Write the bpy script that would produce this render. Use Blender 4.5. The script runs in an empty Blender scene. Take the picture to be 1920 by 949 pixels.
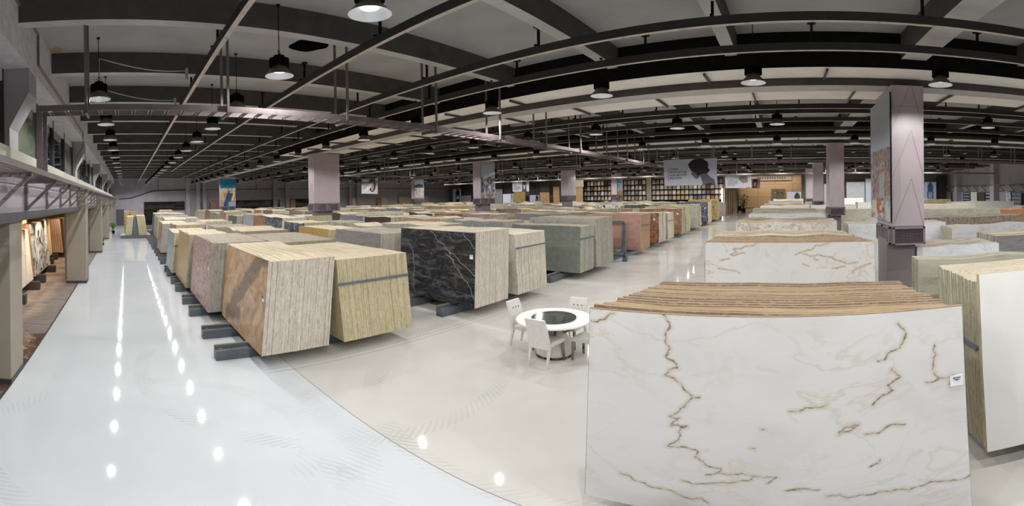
import bpy, math, random
import numpy as np
from mathutils import Vector, Matrix

# ------------------------------------------------------------------ camera, world, exposure
SC = bpy.context.scene
SC.view_settings.view_transform = 'Standard'
SC.view_settings.look = 'None'
SC.view_settings.gamma = 1.0
SC.view_settings.use_curve_mapping = False
SC.view_settings.exposure = 0.0
SC.cycles.use_denoising = True
SC.cycles.max_bounces = 7
SC.cycles.diffuse_bounces = 4
SC.cycles.glossy_bounces = 3
SC.cycles.transmission_bounces = 6
SC.cycles.caustics_reflective = False
SC.cycles.caustics_refractive = False
SC.cycles.sample_clamp_indirect = 6.0

LAMP_W = 168.0          # watts of each high-bay lamp
H = 3.1                 # eye height
F, XC, Y0 = 816.133, 1519.439, 369.761          # pixels per radian and the straight-ahead pixel (1920 x 949 frame)
TA, TB = -0.0136, 0.0110
SK = -0.0595            # the hall's depth axis is not quite square to its length

cam = bpy.data.cameras.new('camera'); camo = bpy.data.objects.new('camera', cam)
SC.collection.objects.link(camo); SC.camera = camo
cam.type = 'PANO'
try:
    cam.panorama_type = 'EQUIRECTANGULAR'; CC = cam
except Exception:
    CC = cam.cycles; CC.panorama_type = 'EQUIRECTANGULAR'
CC.longitude_min = (0 - XC) / F
CC.longitude_max = (1920 - XC) / F
CC.latitude_max = Y0 / F
CC.latitude_min = (Y0 - 949) / F
R3 = Matrix.Rotation(TA, 3, 'X') @ Matrix.Rotation(TB, 3, 'Y')
camo.matrix_world = Matrix.Translation((0, 0, H)) @ (R3 @ Matrix.Rotation(math.pi/2, 3, 'X')).to_4x4()

wd = bpy.data.worlds.new('world'); SC.world = wd; wd.use_nodes = True
wd.node_tree.nodes['Background'].inputs[0].default_value = (.5, .55, .6, 1)
wd.node_tree.nodes['Background'].inputs[1].default_value = 0.02

PI = math.pi
RND = random.Random(5)
COL = SC.collection

# ------------------------------------------------------------------ measuring helpers
def ray(px, py):
    az = (px - XC)/F; v = -(py - Y0)/F
    return R3 @ Vector((math.cos(v)*math.sin(az), math.cos(v)*math.cos(az), math.sin(v)))
def Bc(p): return (p[0] - SK*p[1], p[1], p[2])          # world -> hall coordinates
def on_z(px, py, z): d = ray(px, py); t = (z-H)/d.z; return Bc((d.x*t, d.y*t, z))
def on_y(px, py, y): d = ray(px, py); t = y/d.y; return Bc((d.x*t, y, H + d.z*t))
def on_X(px, py, X):                                     # hall plane X = const
    d = ray(px, py); t = X/(d.x - SK*d.y); return Bc((d.x*t, d.y*t, H + d.z*t))

# ------------------------------------------------------------------ mesh builder
class MB:
    def __init__(s): s.v = []; s.f = []; s.m = []
    def add(s, vs, fs, m=0):
        b = len(s.v); s.v += [tuple(p) for p in vs]
        for f in fs: s.f.append(tuple(b+i for i in f)); s.m.append(m)
    def box(s, x0, x1, y0, y1, z0, z1, m=0, mt=None):
        vs = [(x0,y0,z0),(x1,y0,z0),(x1,y1,z0),(x0,y1,z0),(x0,y0,z1),(x1,y0,z1),(x1,y1,z1),(x0,y1,z1)]
        s.hexa(vs, m, mt); return s
    def hexa(s, vs, m=0, mt=None, mf=None, mb=None):
        b = len(s.v); s.v += [tuple(p) for p in vs]
        F6 = [(0,3,2,1),(4,5,6,7),(0,1,5,4),(1,2,6,5),(2,3,7,6),(3,0,4,7)]
        for k, f in enumerate(F6):
            s.f.append(tuple(b+i for i in f))
            mm = m
            if k == 1 and mt is not None: mm = mt
            if k == 0 and mb is not None: mm = mb
            if k == 2 and mf is not None: mm = mf
            s.m.append(mm)
        return s
    def bar(s, p, q, w, h=None, m=0, up=(0,0,1)):
        h = h or w; p = Vector(p); q = Vector(q); d = (q-p).normalized(); u = Vector(up)
        if abs(d.dot(u)) > .99: u = Vector((1,0,0))
        a = d.cross(u).normalized()*w/2; c = a.cross(d).normalized()*h/2
        s.hexa([p-a-c, p+a-c, q+a-c, q-a-c, p-a+c, p+a+c, q+a+c, q-a+c], m); return s
    def tube(s, pts, r, n=8, m=0, cap=True):
        pts = [Vector(p) for p in pts]; b = len(s.v); rr = r if hasattr(r, '__len__') else [r]*len(pts)
        for i, p in enumerate(pts):
            d = (pts[min(i+1, len(pts)-1)] - pts[max(i-1, 0)]).normalized()
            u = Vector((0,0,1)) if abs(d.z) < .95 else Vector((1,0,0))
            a = d.cross(u).normalized(); c = a.cross(d)
            for k in range(n):
                t = 2*PI*k/n; s.v.append(tuple(p + (a*math.cos(t) + c*math.sin(t))*rr[i]))
        for i in range(len(pts)-1):
            for k in range(n):
                s.f.append((b+i*n+k, b+i*n+(k+1) % n, b+(i+1)*n+(k+1) % n, b+(i+1)*n+k)); s.m.append(m)
        if cap:
            s.f.append(tuple(b+k for k in range(n))[::-1]); s.m.append(m)
            s.f.append(tuple(b+(len(pts)-1)*n+k for k in range(n))); s.m.append(m)
        return s
    def lathe(s, prof, n=24, c=(0,0,0), m=0, cap=False):
        b = len(s.v)
        for r, z in prof:
            for k in range(n):
                t = 2*PI*k/n; s.v.append((c[0]+r*math.cos(t), c[1]+r*math.sin(t), c[2]+z))
        for i in range(len(prof)-1):
            for k in range(n):
                s.f.append((b+i*n+k, b+i*n+(k+1) % n, b+(i+1)*n+(k+1) % n, b+(i+1)*n+k)); s.m.append(m)
        if cap:
            s.f.append(tuple(b+k for k in range(n))[::-1]); s.m.append(m)
            s.f.append(tuple(b+(len(prof)-1)*n+k for k in range(n))); s.m.append(m)
        return s
    def build(s, name, mats, parent=None, origin=(0,0,0), shear=True, smooth=False, bevel=0):
        me = bpy.data.meshes.new(name)
        o0 = Vector(origin)
        vs = []
        for v in s.v:
            x, y, z = v[0]-o0[0], v[1]-o0[1], v[2]-o0[2]
            if shear: x += SK*y
            vs.append((x, y, z))
        me.from_pydata(vs, [], s.f)
        if not isinstance(mats, (list, tuple)): mats = [mats]
        for m in mats: me.materials.append(m)
        if len(mats) > 1: me.polygons.foreach_set('material_index', s.m)
        if smooth:
            me.polygons.foreach_set('use_smooth', [True]*len(me.polygons))
        me.update()
        o = bpy.data.objects.new(name, me); COL.objects.link(o)
        if parent is not None: o.parent = parent; 
        o.location = S(o0) if parent is None else (0,0,0)
        if parent is not None and tuple(o0) != (0,0,0): pass
        if smooth:
            md = o.modifiers.new('es', 'EDGE_SPLIT'); md.split_angle = math.radians(40)
        if bevel:
            md = o.modifiers.new('bv', 'BEVEL'); md.width = bevel; md.segments = 2; md.limit_method = 'ANGLE'
        return o
def S(p): return Vector((p[0] + SK*p[1], p[1], p[2]))
def empty(name, loc, rz=0):
    o = bpy.data.objects.new(name, None); COL.objects.link(o); o.location = S(loc); o.rotation_euler = (0,0,rz)
    o.empty_display_size = .1; return o
def tag(o, label, cat, group=None):
    o['label'] = label; o['category'] = cat
    if group: o['group'] = group
    return o
def struct(o, label=None):
    o['kind'] = 'structure'
    if label: o['label'] = label
    return o
def copy_tree(o, parent=None):
    c = o.copy(); COL.objects.link(c); c.parent = parent
    for ch in o.children: copy_tree(ch, c)
    return c
ORD = ['', 'first','second','third','fourth','fifth','sixth','seventh','eighth','ninth','tenth','eleventh','twelfth','thirteenth',
       'fourteenth','fifteenth','sixteenth','seventeenth','eighteenth','nineteenth','twentieth']
ORD += ['twenty-'+w for w in ORD[1:10]] + ['thirtieth'] + ['thirty-'+w for w in ORD[1:10]]

# ------------------------------------------------------------------ materials
def srgb(c):
    if isinstance(c, str): c = tuple(int(c[i:i+2], 16)/255 for i in (0,2,4))
    return tuple(x/12.92 if x <= .04045 else ((x+.055)/1.055)**2.4 for x in c) + (1,)
class NT:
    def __init__(s, name):
        s.mat = bpy.data.materials.new(name); s.mat.use_nodes = True; s.t = s.mat.node_tree
        s.bsdf = s.t.nodes['Principled BSDF']
    def n(s, typ, props=None, **ins):
        nd = s.t.nodes.new(typ)
        for k, v in (props or {}).items(): setattr(nd, k, v)
        for k, v in ins.items():
            key = int(k[1:]) if k[0] == 'i' and k[1:].isdigit() else k.replace('_', ' ')
            if hasattr(v, 'is_output') or isinstance(v, bpy.types.NodeSocket): s.t.links.new(v, nd.inputs[key])
            else: nd.inputs[key].default_value = v
        return nd
    def math(s, op, a, b=0.0, clamp=False):
        nd = s.n('ShaderNodeMath', {'operation': op, 'use_clamp': clamp}, i0=a, i1=b); return nd.outputs[0]
    def mix(s, f, a, b, mode='MIX'):
        nd = s.n('ShaderNodeMix', {'data_type': 'RGBA', 'blend_type': mode})
        for i, v in ((0, f), (6, a), (7, b)):
            if isinstance(v, bpy.types.NodeSocket): s.t.links.new(v, nd.inputs[i])
            else: nd.inputs[i].default_value = v
        return nd.outputs[2]
    def ramp(s, f, stops):
        nd = s.n('ShaderNodeValToRGB'); s.t.links.new(f, nd.inputs[0]); r = nd.color_ramp
        while len(r.elements) < len(stops): r.elements.new(.5)
        for e, (p, c) in zip(r.elements, stops): e.position = p; e.color = c if len(c) == 4 else srgb(c)
        return nd.outputs[0]
    def coords(s, scale=(1,1,1), rot=(0,0,0), rand=True, kind='Object'):
        tc = s.n('ShaderNodeTexCoord').outputs[kind]
        mp = s.n('ShaderNodeMapping'); s.t.links.new(tc, mp.inputs[0])
        mp.inputs['Scale'].default_value = scale; mp.inputs['Rotation'].default_value = rot
        out = mp.outputs[0]
        if rand:
            r = s.n('ShaderNodeObjectInfo').outputs['Random']
            o = s.math('MULTIPLY', r, 37.0)
            va = s.n('ShaderNodeVectorMath', {'operation': 'ADD'}); s.t.links.new(out, va.inputs[0]); s.t.links.new(o, va.inputs[1]); out = va.outputs[0]
        return out
    def noise(s, vec, scale, detail=4, rough=.55, dist=0.0):
        return s.n('ShaderNodeTexNoise', None, Vector=vec, Scale=scale, Detail=detail, Roughness=rough, Distortion=dist).outputs[0]
    def bump(s, h, strength=.3, dist=.02):
        b = s.n('ShaderNodeBump', None, Height=h, Strength=strength, Distance=dist); s.t.links.new(b.outputs[0], s.bsdf.inputs['Normal'])
    def out(s, col=None, rough=.5, metal=0.0, spec=None, coat=0.0):
        if col is not None:
            if isinstance(col, bpy.types.NodeSocket): s.t.links.new(col, s.bsdf.inputs['Base Color'])
            else: s.bsdf.inputs['Base Color'].default_value = col
        if isinstance(rough, bpy.types.NodeSocket): s.t.links.new(rough, s.bsdf.inputs['Roughness'])
        else: s.bsdf.inputs['Roughness'].default_value = rough
        s.bsdf.inputs['Metallic'].default_value = metal
        if spec is not None: s.bsdf.inputs['Specular IOR Level'].default_value = spec
        if coat: s.bsdf.inputs['Coat Weight'].default_value = coat; s.bsdf.inputs['Coat Roughness'].default_value = .08
        return s.mat
def plain(name, c, rough=.6, metal=0.0, var=.12, scale=6, spec=None):
    t = NT(name); v = t.noise(t.coords(), scale, 3)
    c4 = srgb(c); d = tuple(x*(1-var) for x in c4[:3])+(1,); l = tuple(min(1, x*(1+var)) for x in c4[:3])+(1,)
    return t.out(t.ramp(v, [(.3, d), (.7, l)]), rough, metal, spec)
def emit(name, c, strength):
    t = NT(name); t.out(srgb(c), .5); t.bsdf.inputs['Emission Color'].default_value = srgb(c); t.bsdf.inputs['Emission Strength'].default_value = strength
    return t.mat

M = {}
M['ceiling'] = plain('ceiling_paint', 'a09fa0', .9, var=.08, scale=1.2)
M['beam_side'] = plain('beam_side_dark', '4a4846', .85, var=.15, scale=3)  # beam and girder sides, toned darker than their soffits
M['soffit'] = plain('beam_soffit_pale', 'b0aeac', .85, var=.08, scale=3)
M['panel'] = plain('ceiling_panel_white', 'e2dfda', .8, var=.06, scale=1.5)
M['wall'] = plain('grey_wall_paint', '9f9aa1', .55, var=.07, scale=1.4)
M['concrete'] = plain('wall_concrete', 'c2c1c5', .85, var=.12, scale=7)
M['pillar'] = plain('taupe_wall_panel', '8f877a', .6, var=.05, scale=2)
M['sill'] = plain('beige_sill', 'a8a698', .6, var=.05, scale=2)
M['col_clad'] = plain('mauve_column_cladding', 'b0a4aa', .38, var=.06, scale=1.3)
M['col_bare'] = plain('dark_column_paint', '766d72', .5, var=.07, scale=1.3)
M['steel'] = plain('painted_dark_steel', '5b6268', .45, var=.1, scale=4)
M['rail'] = plain('rail_side_shaded', '3d3b3a', .6, var=.1, spec=.2)  # rail sides: their shade is put into the dark colour
M['tray'] = plain('brown_grey_tray_paint', '6e6463', .5, var=.08)
M['black'] = plain('black_metal', '121213', .6, var=.2, spec=.12)
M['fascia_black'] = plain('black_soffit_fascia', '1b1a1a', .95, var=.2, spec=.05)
M['refl'] = plain('lamp_reflector_outside', '7d7466', .35, .5, var=.1)
M['lens'] = emit('lamp_glow', 'f4f8ff', 2.6)
M['refl_in'] = plain('lamp_reflector_inside', 'eef1f4', .25, .2, var=.03)
M['cable'] = plain('grey_cable', 'a5a8a5', .5)
M['glass_dark'] = plain('dark_window_glass', '14181a', .05, var=.1, spec=.8)
M['glass_green'] = plain('green_tinted_glass', '6d7466', .12, var=.05, spec=.6)
M['frame'] = plain('window_frame_grey', '3a393b', .5)
M['white'] = plain('white_paint', 'e4e4e2', .4, var=.03)
M['paper'] = plain('paper_label', 'f0f1f4', .6, var=.02)
M['ink'] = plain('label_ink', '26262a', .6)
M['leather'] = plain('cream_leather', 'd9d5ce', .45, var=.05, scale=12)
M['chrome'] = plain('dark_chrome', '8a857c', .12, 1.0, var=.1)
M['table_white'] = plain('white_lacquer', 'e6e4df', .35, var=.02)
M['strap'] = plain('blue_grey_strap', '5f6a78', .6)
M['leaf'] = plain('plant_leaf', '4e7a34', .5, var=.35, scale=20)
M['vent'] = plain('vent_frame_mauve', '84797f', .4)
M['lintel'] = plain('dark_lintel', '4b4c50', .55)
M['doorm'] = plain('grey_door', '56535a', .5)
t = NT('smoked_glass'); t.out(srgb('7d857f'), .08, spec=.3); t.bsdf.inputs['Transmission Weight'].default_value = .75; M['smoke'] = t.mat

# floor: pale epoxy, cooler in the left aisle, with faint tyre prints
t = NT('epoxy_floor'); vec = t.coords(rand=False)
sep = t.n('ShaderNodeSeparateXYZ'); t.t.links.new(vec, sep.inputs[0])
n1 = t.noise(vec, .35, 5); n2 = t.noise(vec, 5, 3)
warm = t.ramp(n1, [(.3, 'cbc9c3'), (.7, 'd8d6d1')]); cool = t.ramp(n1, [(.3, 'cdd2d6'), (.7, 'd9dde0')])
isw = t.math('GREATER_THAN', sep.outputs[1], 2.79)
c = t.mix(isw, cool, warm)
def arc(cx, cy, r, w=.14):
    dx = t.math('SUBTRACT', sep.outputs[0], cx); dy = t.math('SUBTRACT', sep.outputs[1], cy)
    l = t.math('SQRT', t.math('ADD', t.math('MULTIPLY', dx, dx), t.math('MULTIPLY', dy, dy)))
    m = t.math('LESS_THAN', t.math('ABSOLUTE', t.math('SUBTRACT', l, r)), w)
    ang = t.math('ARCTAN2', dy, dx)
    st = t.math('GREATER_THAN', t.math('SINE', t.math('ADD', t.math('MULTIPLY', ang, r*55.0), t.math('MULTIPLY', l, 60.0))), .1)
    return t.math('MULTIPLY', m, st)
tot = None
for a in ((-3.2, 7.4, 4.6), (-3.2, 7.4, 5.5), (-5.6, -1.6, 4.1), (-1.0, 8.6, 6.9), (-5.2, .2, 1.9), (-7.5, 3.6, 3.4)):
    v = arc(*a); tot = v if tot is None else t.math('MAXIMUM', tot, v)
tot = t.math('MULTIPLY', tot, t.math('MULTIPLY', t.math('SUBTRACT', t.noise(vec, 1.1, 2), .38, True), .75))
c = t.mix(tot, c, srgb('8f8d86'))
seam = t.math('LESS_THAN', t.math('ABSOLUTE', t.math('SUBTRACT', sep.outputs[1], 2.79)), .006)
xb = t.math('SUBTRACT', sep.outputs[0], t.math('MULTIPLY', sep.outputs[1], SK))
for X in (-7.02, -6.86):
    ok = t.math('LESS_THAN', t.math('ABSOLUTE', t.math('SUBTRACT', xb, X)), .012)
    ok = t.math('MULTIPLY', ok, t.math('GREATER_THAN', sep.outputs[1], 2.3)); seam = t.math('MAXIMUM', seam, t.math('MULTIPLY', ok, .5))
c = t.mix(seam, c, srgb('8d877c'))
rg = t.n('ShaderNodeMapRange', None, Value=n2); rg.inputs[3].default_value = .03; rg.inputs[4].default_value = .07
M['floor'] = t.out(c, rg.outputs[0], spec=.16)

# strip floor of the side room: grey and brown planks
t = NT('striped_carpet'); vec = t.coords((1,1,1), (0,0,PI/2), rand=False)
br = t.n('ShaderNodeTexBrick', {'offset': .37}, Vector=vec, Scale=1.0, Color1=srgb('8a7c73'), Color2=srgb('5a4f4c'), Mortar=srgb('4a423f'))
br.inputs['Mortar Size'].default_value = .003; br.inputs['Brick Width'].default_value = 1.2; br.inputs['Row Height'].default_value = .09
vn = t.noise(t.coords((14, 1, 1), rand=False), 3, 4)
M['carpet'] = t.out(t.mix(.5, br.outputs[0], t.ramp(vn, [(.3, '5c514c'), (.7, 'b3a89e')])), .75)
t = NT('brown_marble_threshold'); vec = t.coords(rand=False)
M['threshold'] = t.out(t.ramp(t.noise(vec, 3, 8, .65, 1.5), [(.3, '3d2b24'), (.55, '6d5448'), (.62, 'b79c86'), (.7, '5e463b')]), .12)

# stone faces
def stone(key, stops, scale=1.6, detail=8, dist=.8, stretch=(1,1,1), rot=(0,0,0), vein=None, rough=.3, attr=None, rand=True):
    t = NT('stone_' + key); vec = t.coords(stretch, rot, rand)
    v = t.noise(vec, scale, detail, .6, dist); c = t.ramp(v, stops)
    if vein:
        for (vc, vs, vw, vd) in vein:
            n = t.noise(vec, vs, 6, .6, vd); a = t.math('ABSOLUTE', t.math('SUBTRACT', n, .5))
            m = t.math('SUBTRACT', 1.0, t.math('DIVIDE', a, vw), True)
            m = t.math('MULTIPLY', m, t.math('MULTIPLY', t.math('SUBTRACT', t.noise(vec, vs*.8, 3), .38, True), 3.5, True))
            c = t.mix(m, c, srgb(vc))
    if attr:
        d = t.n('ShaderNodeAttribute', {'attribute_name': 'vein'}).outputs['Fac']
        for (ac, aw, an, asc) in attr:
            nn = t.noise(vec, asc, 6, .7); dd = t.math('ADD', d, t.math('MULTIPLY', t.math('SUBTRACT', nn, .5), an))
            m = t.math('SUBTRACT', 1.0, t.math('DIVIDE', t.math('MAXIMUM', dd, 0.0), aw), True)
            if aw > .1: m = t.math('MULTIPLY', t.math('MULTIPLY', m, 2.2, True), .86)
            if isinstance(ac, list): cc = t.ramp(t.noise(vec, 6, 9, .75, 2), ac)
            else: cc = srgb(ac)
            c = t.mix(m, c, cc)
    M[key] = t.out(c, rough, spec=.45); return M[key]
stone('w_vein', [(.25, 'd3d1ca'), (.5, 'dedddb'), (.75, 'e3e1dc')], 1.0, stretch=(1,1,1.8), vein=[('d4ccbc', .9, .03, 1.2)], rough=.22,
      attr=[('cfc6b6', .035, .05, 9), ('857466', .009, .03, 16)])
stone('w_vein2', [(.25, 'dcdad6'), (.6, 'e4e3e0')], 1.0, vein=[('c2a98e', 1.2, .02, 2)], rough=.25, attr=[('d3c3b2', .035, .05, 9), ('a48b76', .009, .035, 14)])
stone('w_cool', [(.25, 'c4c8cc'), (.5, 'd7dadd'), (.75, 'dfe1e3')], 1.5, stretch=(1,1,2.2), rot=(0,.7,0), vein=[('9aa2ac', 1.5, .02, 1.5)])
stone('w_plain', [(.3, 'e2e1dd'), (.7, 'ebeae6')], 1.0)
stone('w_warm', [(.25, 'd6cfc0'), (.6, 'e2dccf')], 1.5, stretch=(1,1,2.5), rot=(0,.5,0), vein=[('b39b78', 1.5, .03, 1)])
stone('breccia', [(.3, 'd9d6d0'), (.6, 'e5e2dd')], 1.5, vein=[('a5713f', 3.0, .05, .8), ('8c7a6c', 4.5, .04, .8)])
stone('marble_green', [(.3, '9f9d8e'), (.6, 'b6b3a4')], 1.2, stretch=(1,1,2), rot=(0,.6,0), vein=[('6e6a58', 1.2, .02, 1.5)])
stone('tan', [(.3, 'a37c55'), (.45, 'c39f78'), (.58, 'd8bd98'), (.7, 'b98f68')], 1.7, 9, 1.6, vein=[('8a5a38', 2.5, .02, 1.5)], rand=False,
      attr=[([(.36, '2e2925'), (.46, '8a7660'), (.53, '4a3a2c'), (.62, 'b39c80')], .24, .5, 4.0)])
stone('red', [(.3, '5e2f2b'), (.42, 'a27a72'), (.52, 'cbb3a9'), (.6, '85544e'), (.75, 'd3bfb3')], 2.2, 9, 2.5, vein=[('5c2320', 2.0, .03, 2)])
stone('blackmarble', [(.3, '17181b'), (.5, '2a2b2f'), (.62, '56585d'), (.8, '26272a')], 1.6, 9, 1.2, stretch=(1,1,3.2), rough=.25, rand=False,
      vein=[('8d8f92', 4.0, .012, 1.5)], attr=[('b9b9b8', .012, .02, 12)])
stone('greystripe', [(.3, '6c696a'), (.5, '908d8e'), (.6, '77726f'), (.75, 'a8a4a2')], 2.2, 6, .8, stretch=(.5,.5,5))
stone('onyx', [(.3, '97803f'), (.5, 'b89a5c'), (.65, '8b8155'), (.8, 'cbb684')], 2.5, 8, 2, vein=[('8f4a22', 2.5, .03, 2)])
stone('slate', [(.3, '70756f'), (.7, '82877f')], 6, 8, .2)
stone('pink', [(.3, 'a07b6f'), (.7, 'b58f82')], 9, 4, .2)
stone('rosewood', [(.3, '6d4532'), (.5, '8c6249'), (.7, 'a88468')], 2, 8, 1.5, vein=[('3f2018', 1.8, .03, 2), ('cfb59c', 2.5, .01, 2)])
stone('darkbrown', [(.3, '3f362f'), (.7, '54493f')], 5, 6, .5)
stone('granite_tan', [(.35, '9b7a57'), (.5, 'b89771'), (.65, 'c9ad87')], 12, 8, .4)
stone('granite_brown', [(.35, '6d6058'), (.5, '8a7b70'), (.65, 'a79a8d')], 12, 8, .4)
stone('granite_grey', [(.35, '6f7274'), (.5, '8e9092'), (.65, 'a9abac')], 14, 8, .3)
stone('bluedark', [(.35, '1d232c'), (.5, '39434f'), (.58, '8b949d'), (.68, '2b333d')], 3.5, 9, 1.8)
stone('purple', [(.3, '7d6c6c'), (.5, '9b8a86'), (.7, 'b3a091')], 2, 8, .8, stretch=(.6,1,3), rot=(0,.6,0), vein=[('c9a05c', 1.8, .02, 1)])
stone('orange', [(.3, 'a98052'), (.7, 'bd9567')], 2, 6, .5)
stone('patchwork', [(.38, '2c241d'), (.48, '8c7a66'), (.56, '463a2f'), (.66, 'c9bba6'), (.75, '6b5138')], 5, 8, 1.2)
stone('greendark', [(.35, '2d3630'), (.6, '515d52')], 5, 8, 1)
stone('whiteblack', [(.4, '22252a'), (.5, 'c5cbd0'), (.7, 'e3e6e8')], 2.2, 9, 2)
stone('beige', [(.3, 'a99775'), (.7, 'c4b48f')], 2, 7, .8, vein=[('8a7350', 2, .02, 1)])
stone('cream', [(.3, 'bfae8c'), (.7, 'd4c6a6')], 2, 7, .8)
stone('brownface', [(.3, '6a4c37'), (.5, '94745a'), (.7, 'b4977b')], 2, 8, 2)
stone('bluegrey', [(.3, '7c858c'), (.7, '9ba4a9')], 2.5, 8, .6, stretch=(1,1,2))
stone('goldface', [(.35, '4b4a48'), (.5, '8d7a4f'), (.62, 'c7a04e'), (.75, '7b7a77')], 4, 9, 1.5)
stone('redplain', [(.3, 'a9744a'), (.7, 'bb855a')], 2, 5, .4)
M['crate'] = stone('crate', [(.3, 'a98f5e'), (.7, 'c6ae7c')], 3, 4, .4, stretch=(1,1,6))

# sawn slab edges: each slab a little different, stained, with vertical saw streaks
def edge(key, a, b, stain, fine=40, sa=.55):
    t = NT('sawn_edge_' + key)
    vec = t.coords((1,1,.18)); v2 = t.coords((1,1,1)); r = t.n('ShaderNodeObjectInfo').outputs['Random']
    c = t.ramp(t.noise(vec, fine, 5, .7), [(.35, a), (.6, b)])
    c = t.mix(t.math('MULTIPLY', t.math('SUBTRACT', t.noise(v2, 5, 7, .7), .5, True), sa*6, True), c, srgb(stain))
    c = t.mix(t.math('MULTIPLY', r, .22), c, srgb(stain))
    t.bump(t.noise(vec, fine*1.3, 4, .7), .6, .01)
    M['e_'+key] = t.out(c, .9, spec=.2); return M['e_'+key]
edge('pale', 'b9b2a5', 'dcd7cc', 'a8977c'); edge('yellow', 'b5aa86', 'd2c8aa', '9a8c68'); edge('grey', '98948a', 'bfbbae', '857d6c')
edge('brown', '958775', 'b8ac98', '7a6750'); edge('olive', '9b947e', 'bfb8a2', '7c735a'); edge('rust', 'a3836a', 'c0a48b', '86593a'); edge('slate', '9c9a90', 'b6b4a9', '857c69')
def top(key, a, b, stain, sa=.35):
    t = NT('slab_tops_' + key); vec = t.coords((.5,5,1)); v2 = t.coords((1,1,1))
    c = t.ramp(t.noise(vec, 4, 5, .7), [(.2, a), (.7, b)])
    c = t.mix(t.math('MULTIPLY', t.math('SUBTRACT', t.noise(v2, 2.5, 6, .7), .5, True), sa*6, True), c, srgb(stain))
    t.bump(t.noise(vec, 14, 4, .7), .3, .008)
    M['t_'+key] = t.out(c, .92, spec=.15); return M['t_'+key]
top('tan', 'b8a98f', 'd6cab2', 'a8946f'); top('brown', '8a7458', 'b39d7e', '7c5f3c'); top('grey', '928a7c', 'b3aa9b', '7d715d')
top('pale', 'c0b6a3', 'ddd5c4', 'a8957a'); top('dust', '9e8f78', 'bfb198', '84704f')

# ------------------------------------------------------------------ surfaces that carry a picture (colour attribute on a fine grid)
def in_poly(px, py, poly):
    r = np.zeros(px.shape, bool); n = len(poly)
    for i in range(n):
        x0, y0 = poly[i]; x1, y1 = poly[(i+1) % n]
        if y0 == y1: continue
        c = ((y0 > py) != (y1 > py)) & (px < (x1-x0)*(py-y0)/(y1-y0) + x0)
        r ^= c
    return r
def seg_dist(px, py, lines):
    d = np.full(px.shape, 9.0)
    for L in lines:
        for (x0, y0), (x1, y1) in zip(L[:-1], L[1:]):
            vx, vy = x1-x0, y1-y0; ll = vx*vx+vy*vy + 1e-9
            t = np.clip(((px-x0)*vx+(py-y0)*vy)/ll, 0, 1)
            d = np.minimum(d, np.hypot(px-x0-t*vx, py-y0-t*vy))
    return d
def hsh(a, b, s=0):
    return np.modf(np.abs(np.sin(a*12.9898 + b*78.233 + s*3.7)*43758.5453))[0]
def vnoise(x, y, s=0):
    xi, yi = np.floor(x), np.floor(y); fx, fy = x-xi, y-yi; fx = fx*fx*(3-2*fx); fy = fy*fy*(3-2*fy)
    return (hsh(xi,yi,s)*(1-fx)+hsh(xi+1,yi,s)*fx)*(1-fy) + (hsh(xi,yi+1,s)*(1-fx)+hsh(xi+1,yi+1,s)*fx)*fy
def fbm(x, y, s=0, o=4):
    r = 0; a = .5
    for i in range(o): r = r + a*vnoise(x*2**i, y*2**i, s+i); a *= .5
    return r
PRINT = None
def print_mat():
    global PRINT
    if PRINT is None:
        t = NT('printed_panel'); c = t.n('ShaderNodeAttribute', {'attribute_name': 'col'}).outputs['Color']; PRINT = t.out(c, .45, spec=.3)
    return PRINT
def picture(name, P, nx, ny, fn, parent=None, origin=(0,0,0)):
    """P: four corners TL, TR, BR, BL in hall coordinates; fn(u, v) -> rgb arrays in sRGB; v runs down."""
    u = np.linspace(0, 1, nx+1); v = np.linspace(0, 1, ny+1); U, V = np.meshgrid(u, v)
    P = np.array(P, float)
    W = (P[0][None,None]*((1-U)*(1-V))[...,None] + P[1]*(U*(1-V))[...,None] + P[2]*(U*V)[...,None] + P[3]*((1-U)*V)[...,None]) - np.array(origin)
    W = W.reshape(-1, 3); W[:,0] += SK*W[:,1]
    idx = np.arange((nx+1)*(ny+1)).reshape(ny+1, nx+1)
    fs = np.stack([idx[1:,:-1], idx[1:,1:], idx[:-1,1:], idx[:-1,:-1]], -1).reshape(-1, 4)
    me = bpy.data.meshes.new(name); me.from_pydata(W.tolist(), [], fs.tolist())
    rgb = np.clip(np.stack(np.broadcast_arrays(*fn(U, V)), -1), 0, 1)
    lin = np.where(rgb <= .04045, rgb/12.92, ((rgb+.055)/1.055)**2.4)
    a = me.color_attributes.new('col', 'FLOAT_COLOR', 'POINT')
    a.data.foreach_set('color', np.concatenate([lin.reshape(-1,3), np.ones((lin.shape[0]*lin.shape[1],1))], 1).astype(np.float32).ravel())
    me.materials.append(print_mat()); me.update()
    o = bpy.data.objects.new(name, me); COL.objects.link(o)
    if parent is not None: o.parent = parent
    return o
def paint(img, mask, c):
    c = tuple(int(c[i:i+2], 16)/255 for i in (0,2,4)) if isinstance(c, str) else c
    for k in range(3): img[k][mask] = c[k] if not hasattr(c[k], 'shape') else c[k][mask]
def flat(U, c):
    c = tuple(int(c[i:i+2], 16)/255 for i in (0,2,4)); return [np.full(U.shape, x) for x in c]

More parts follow.
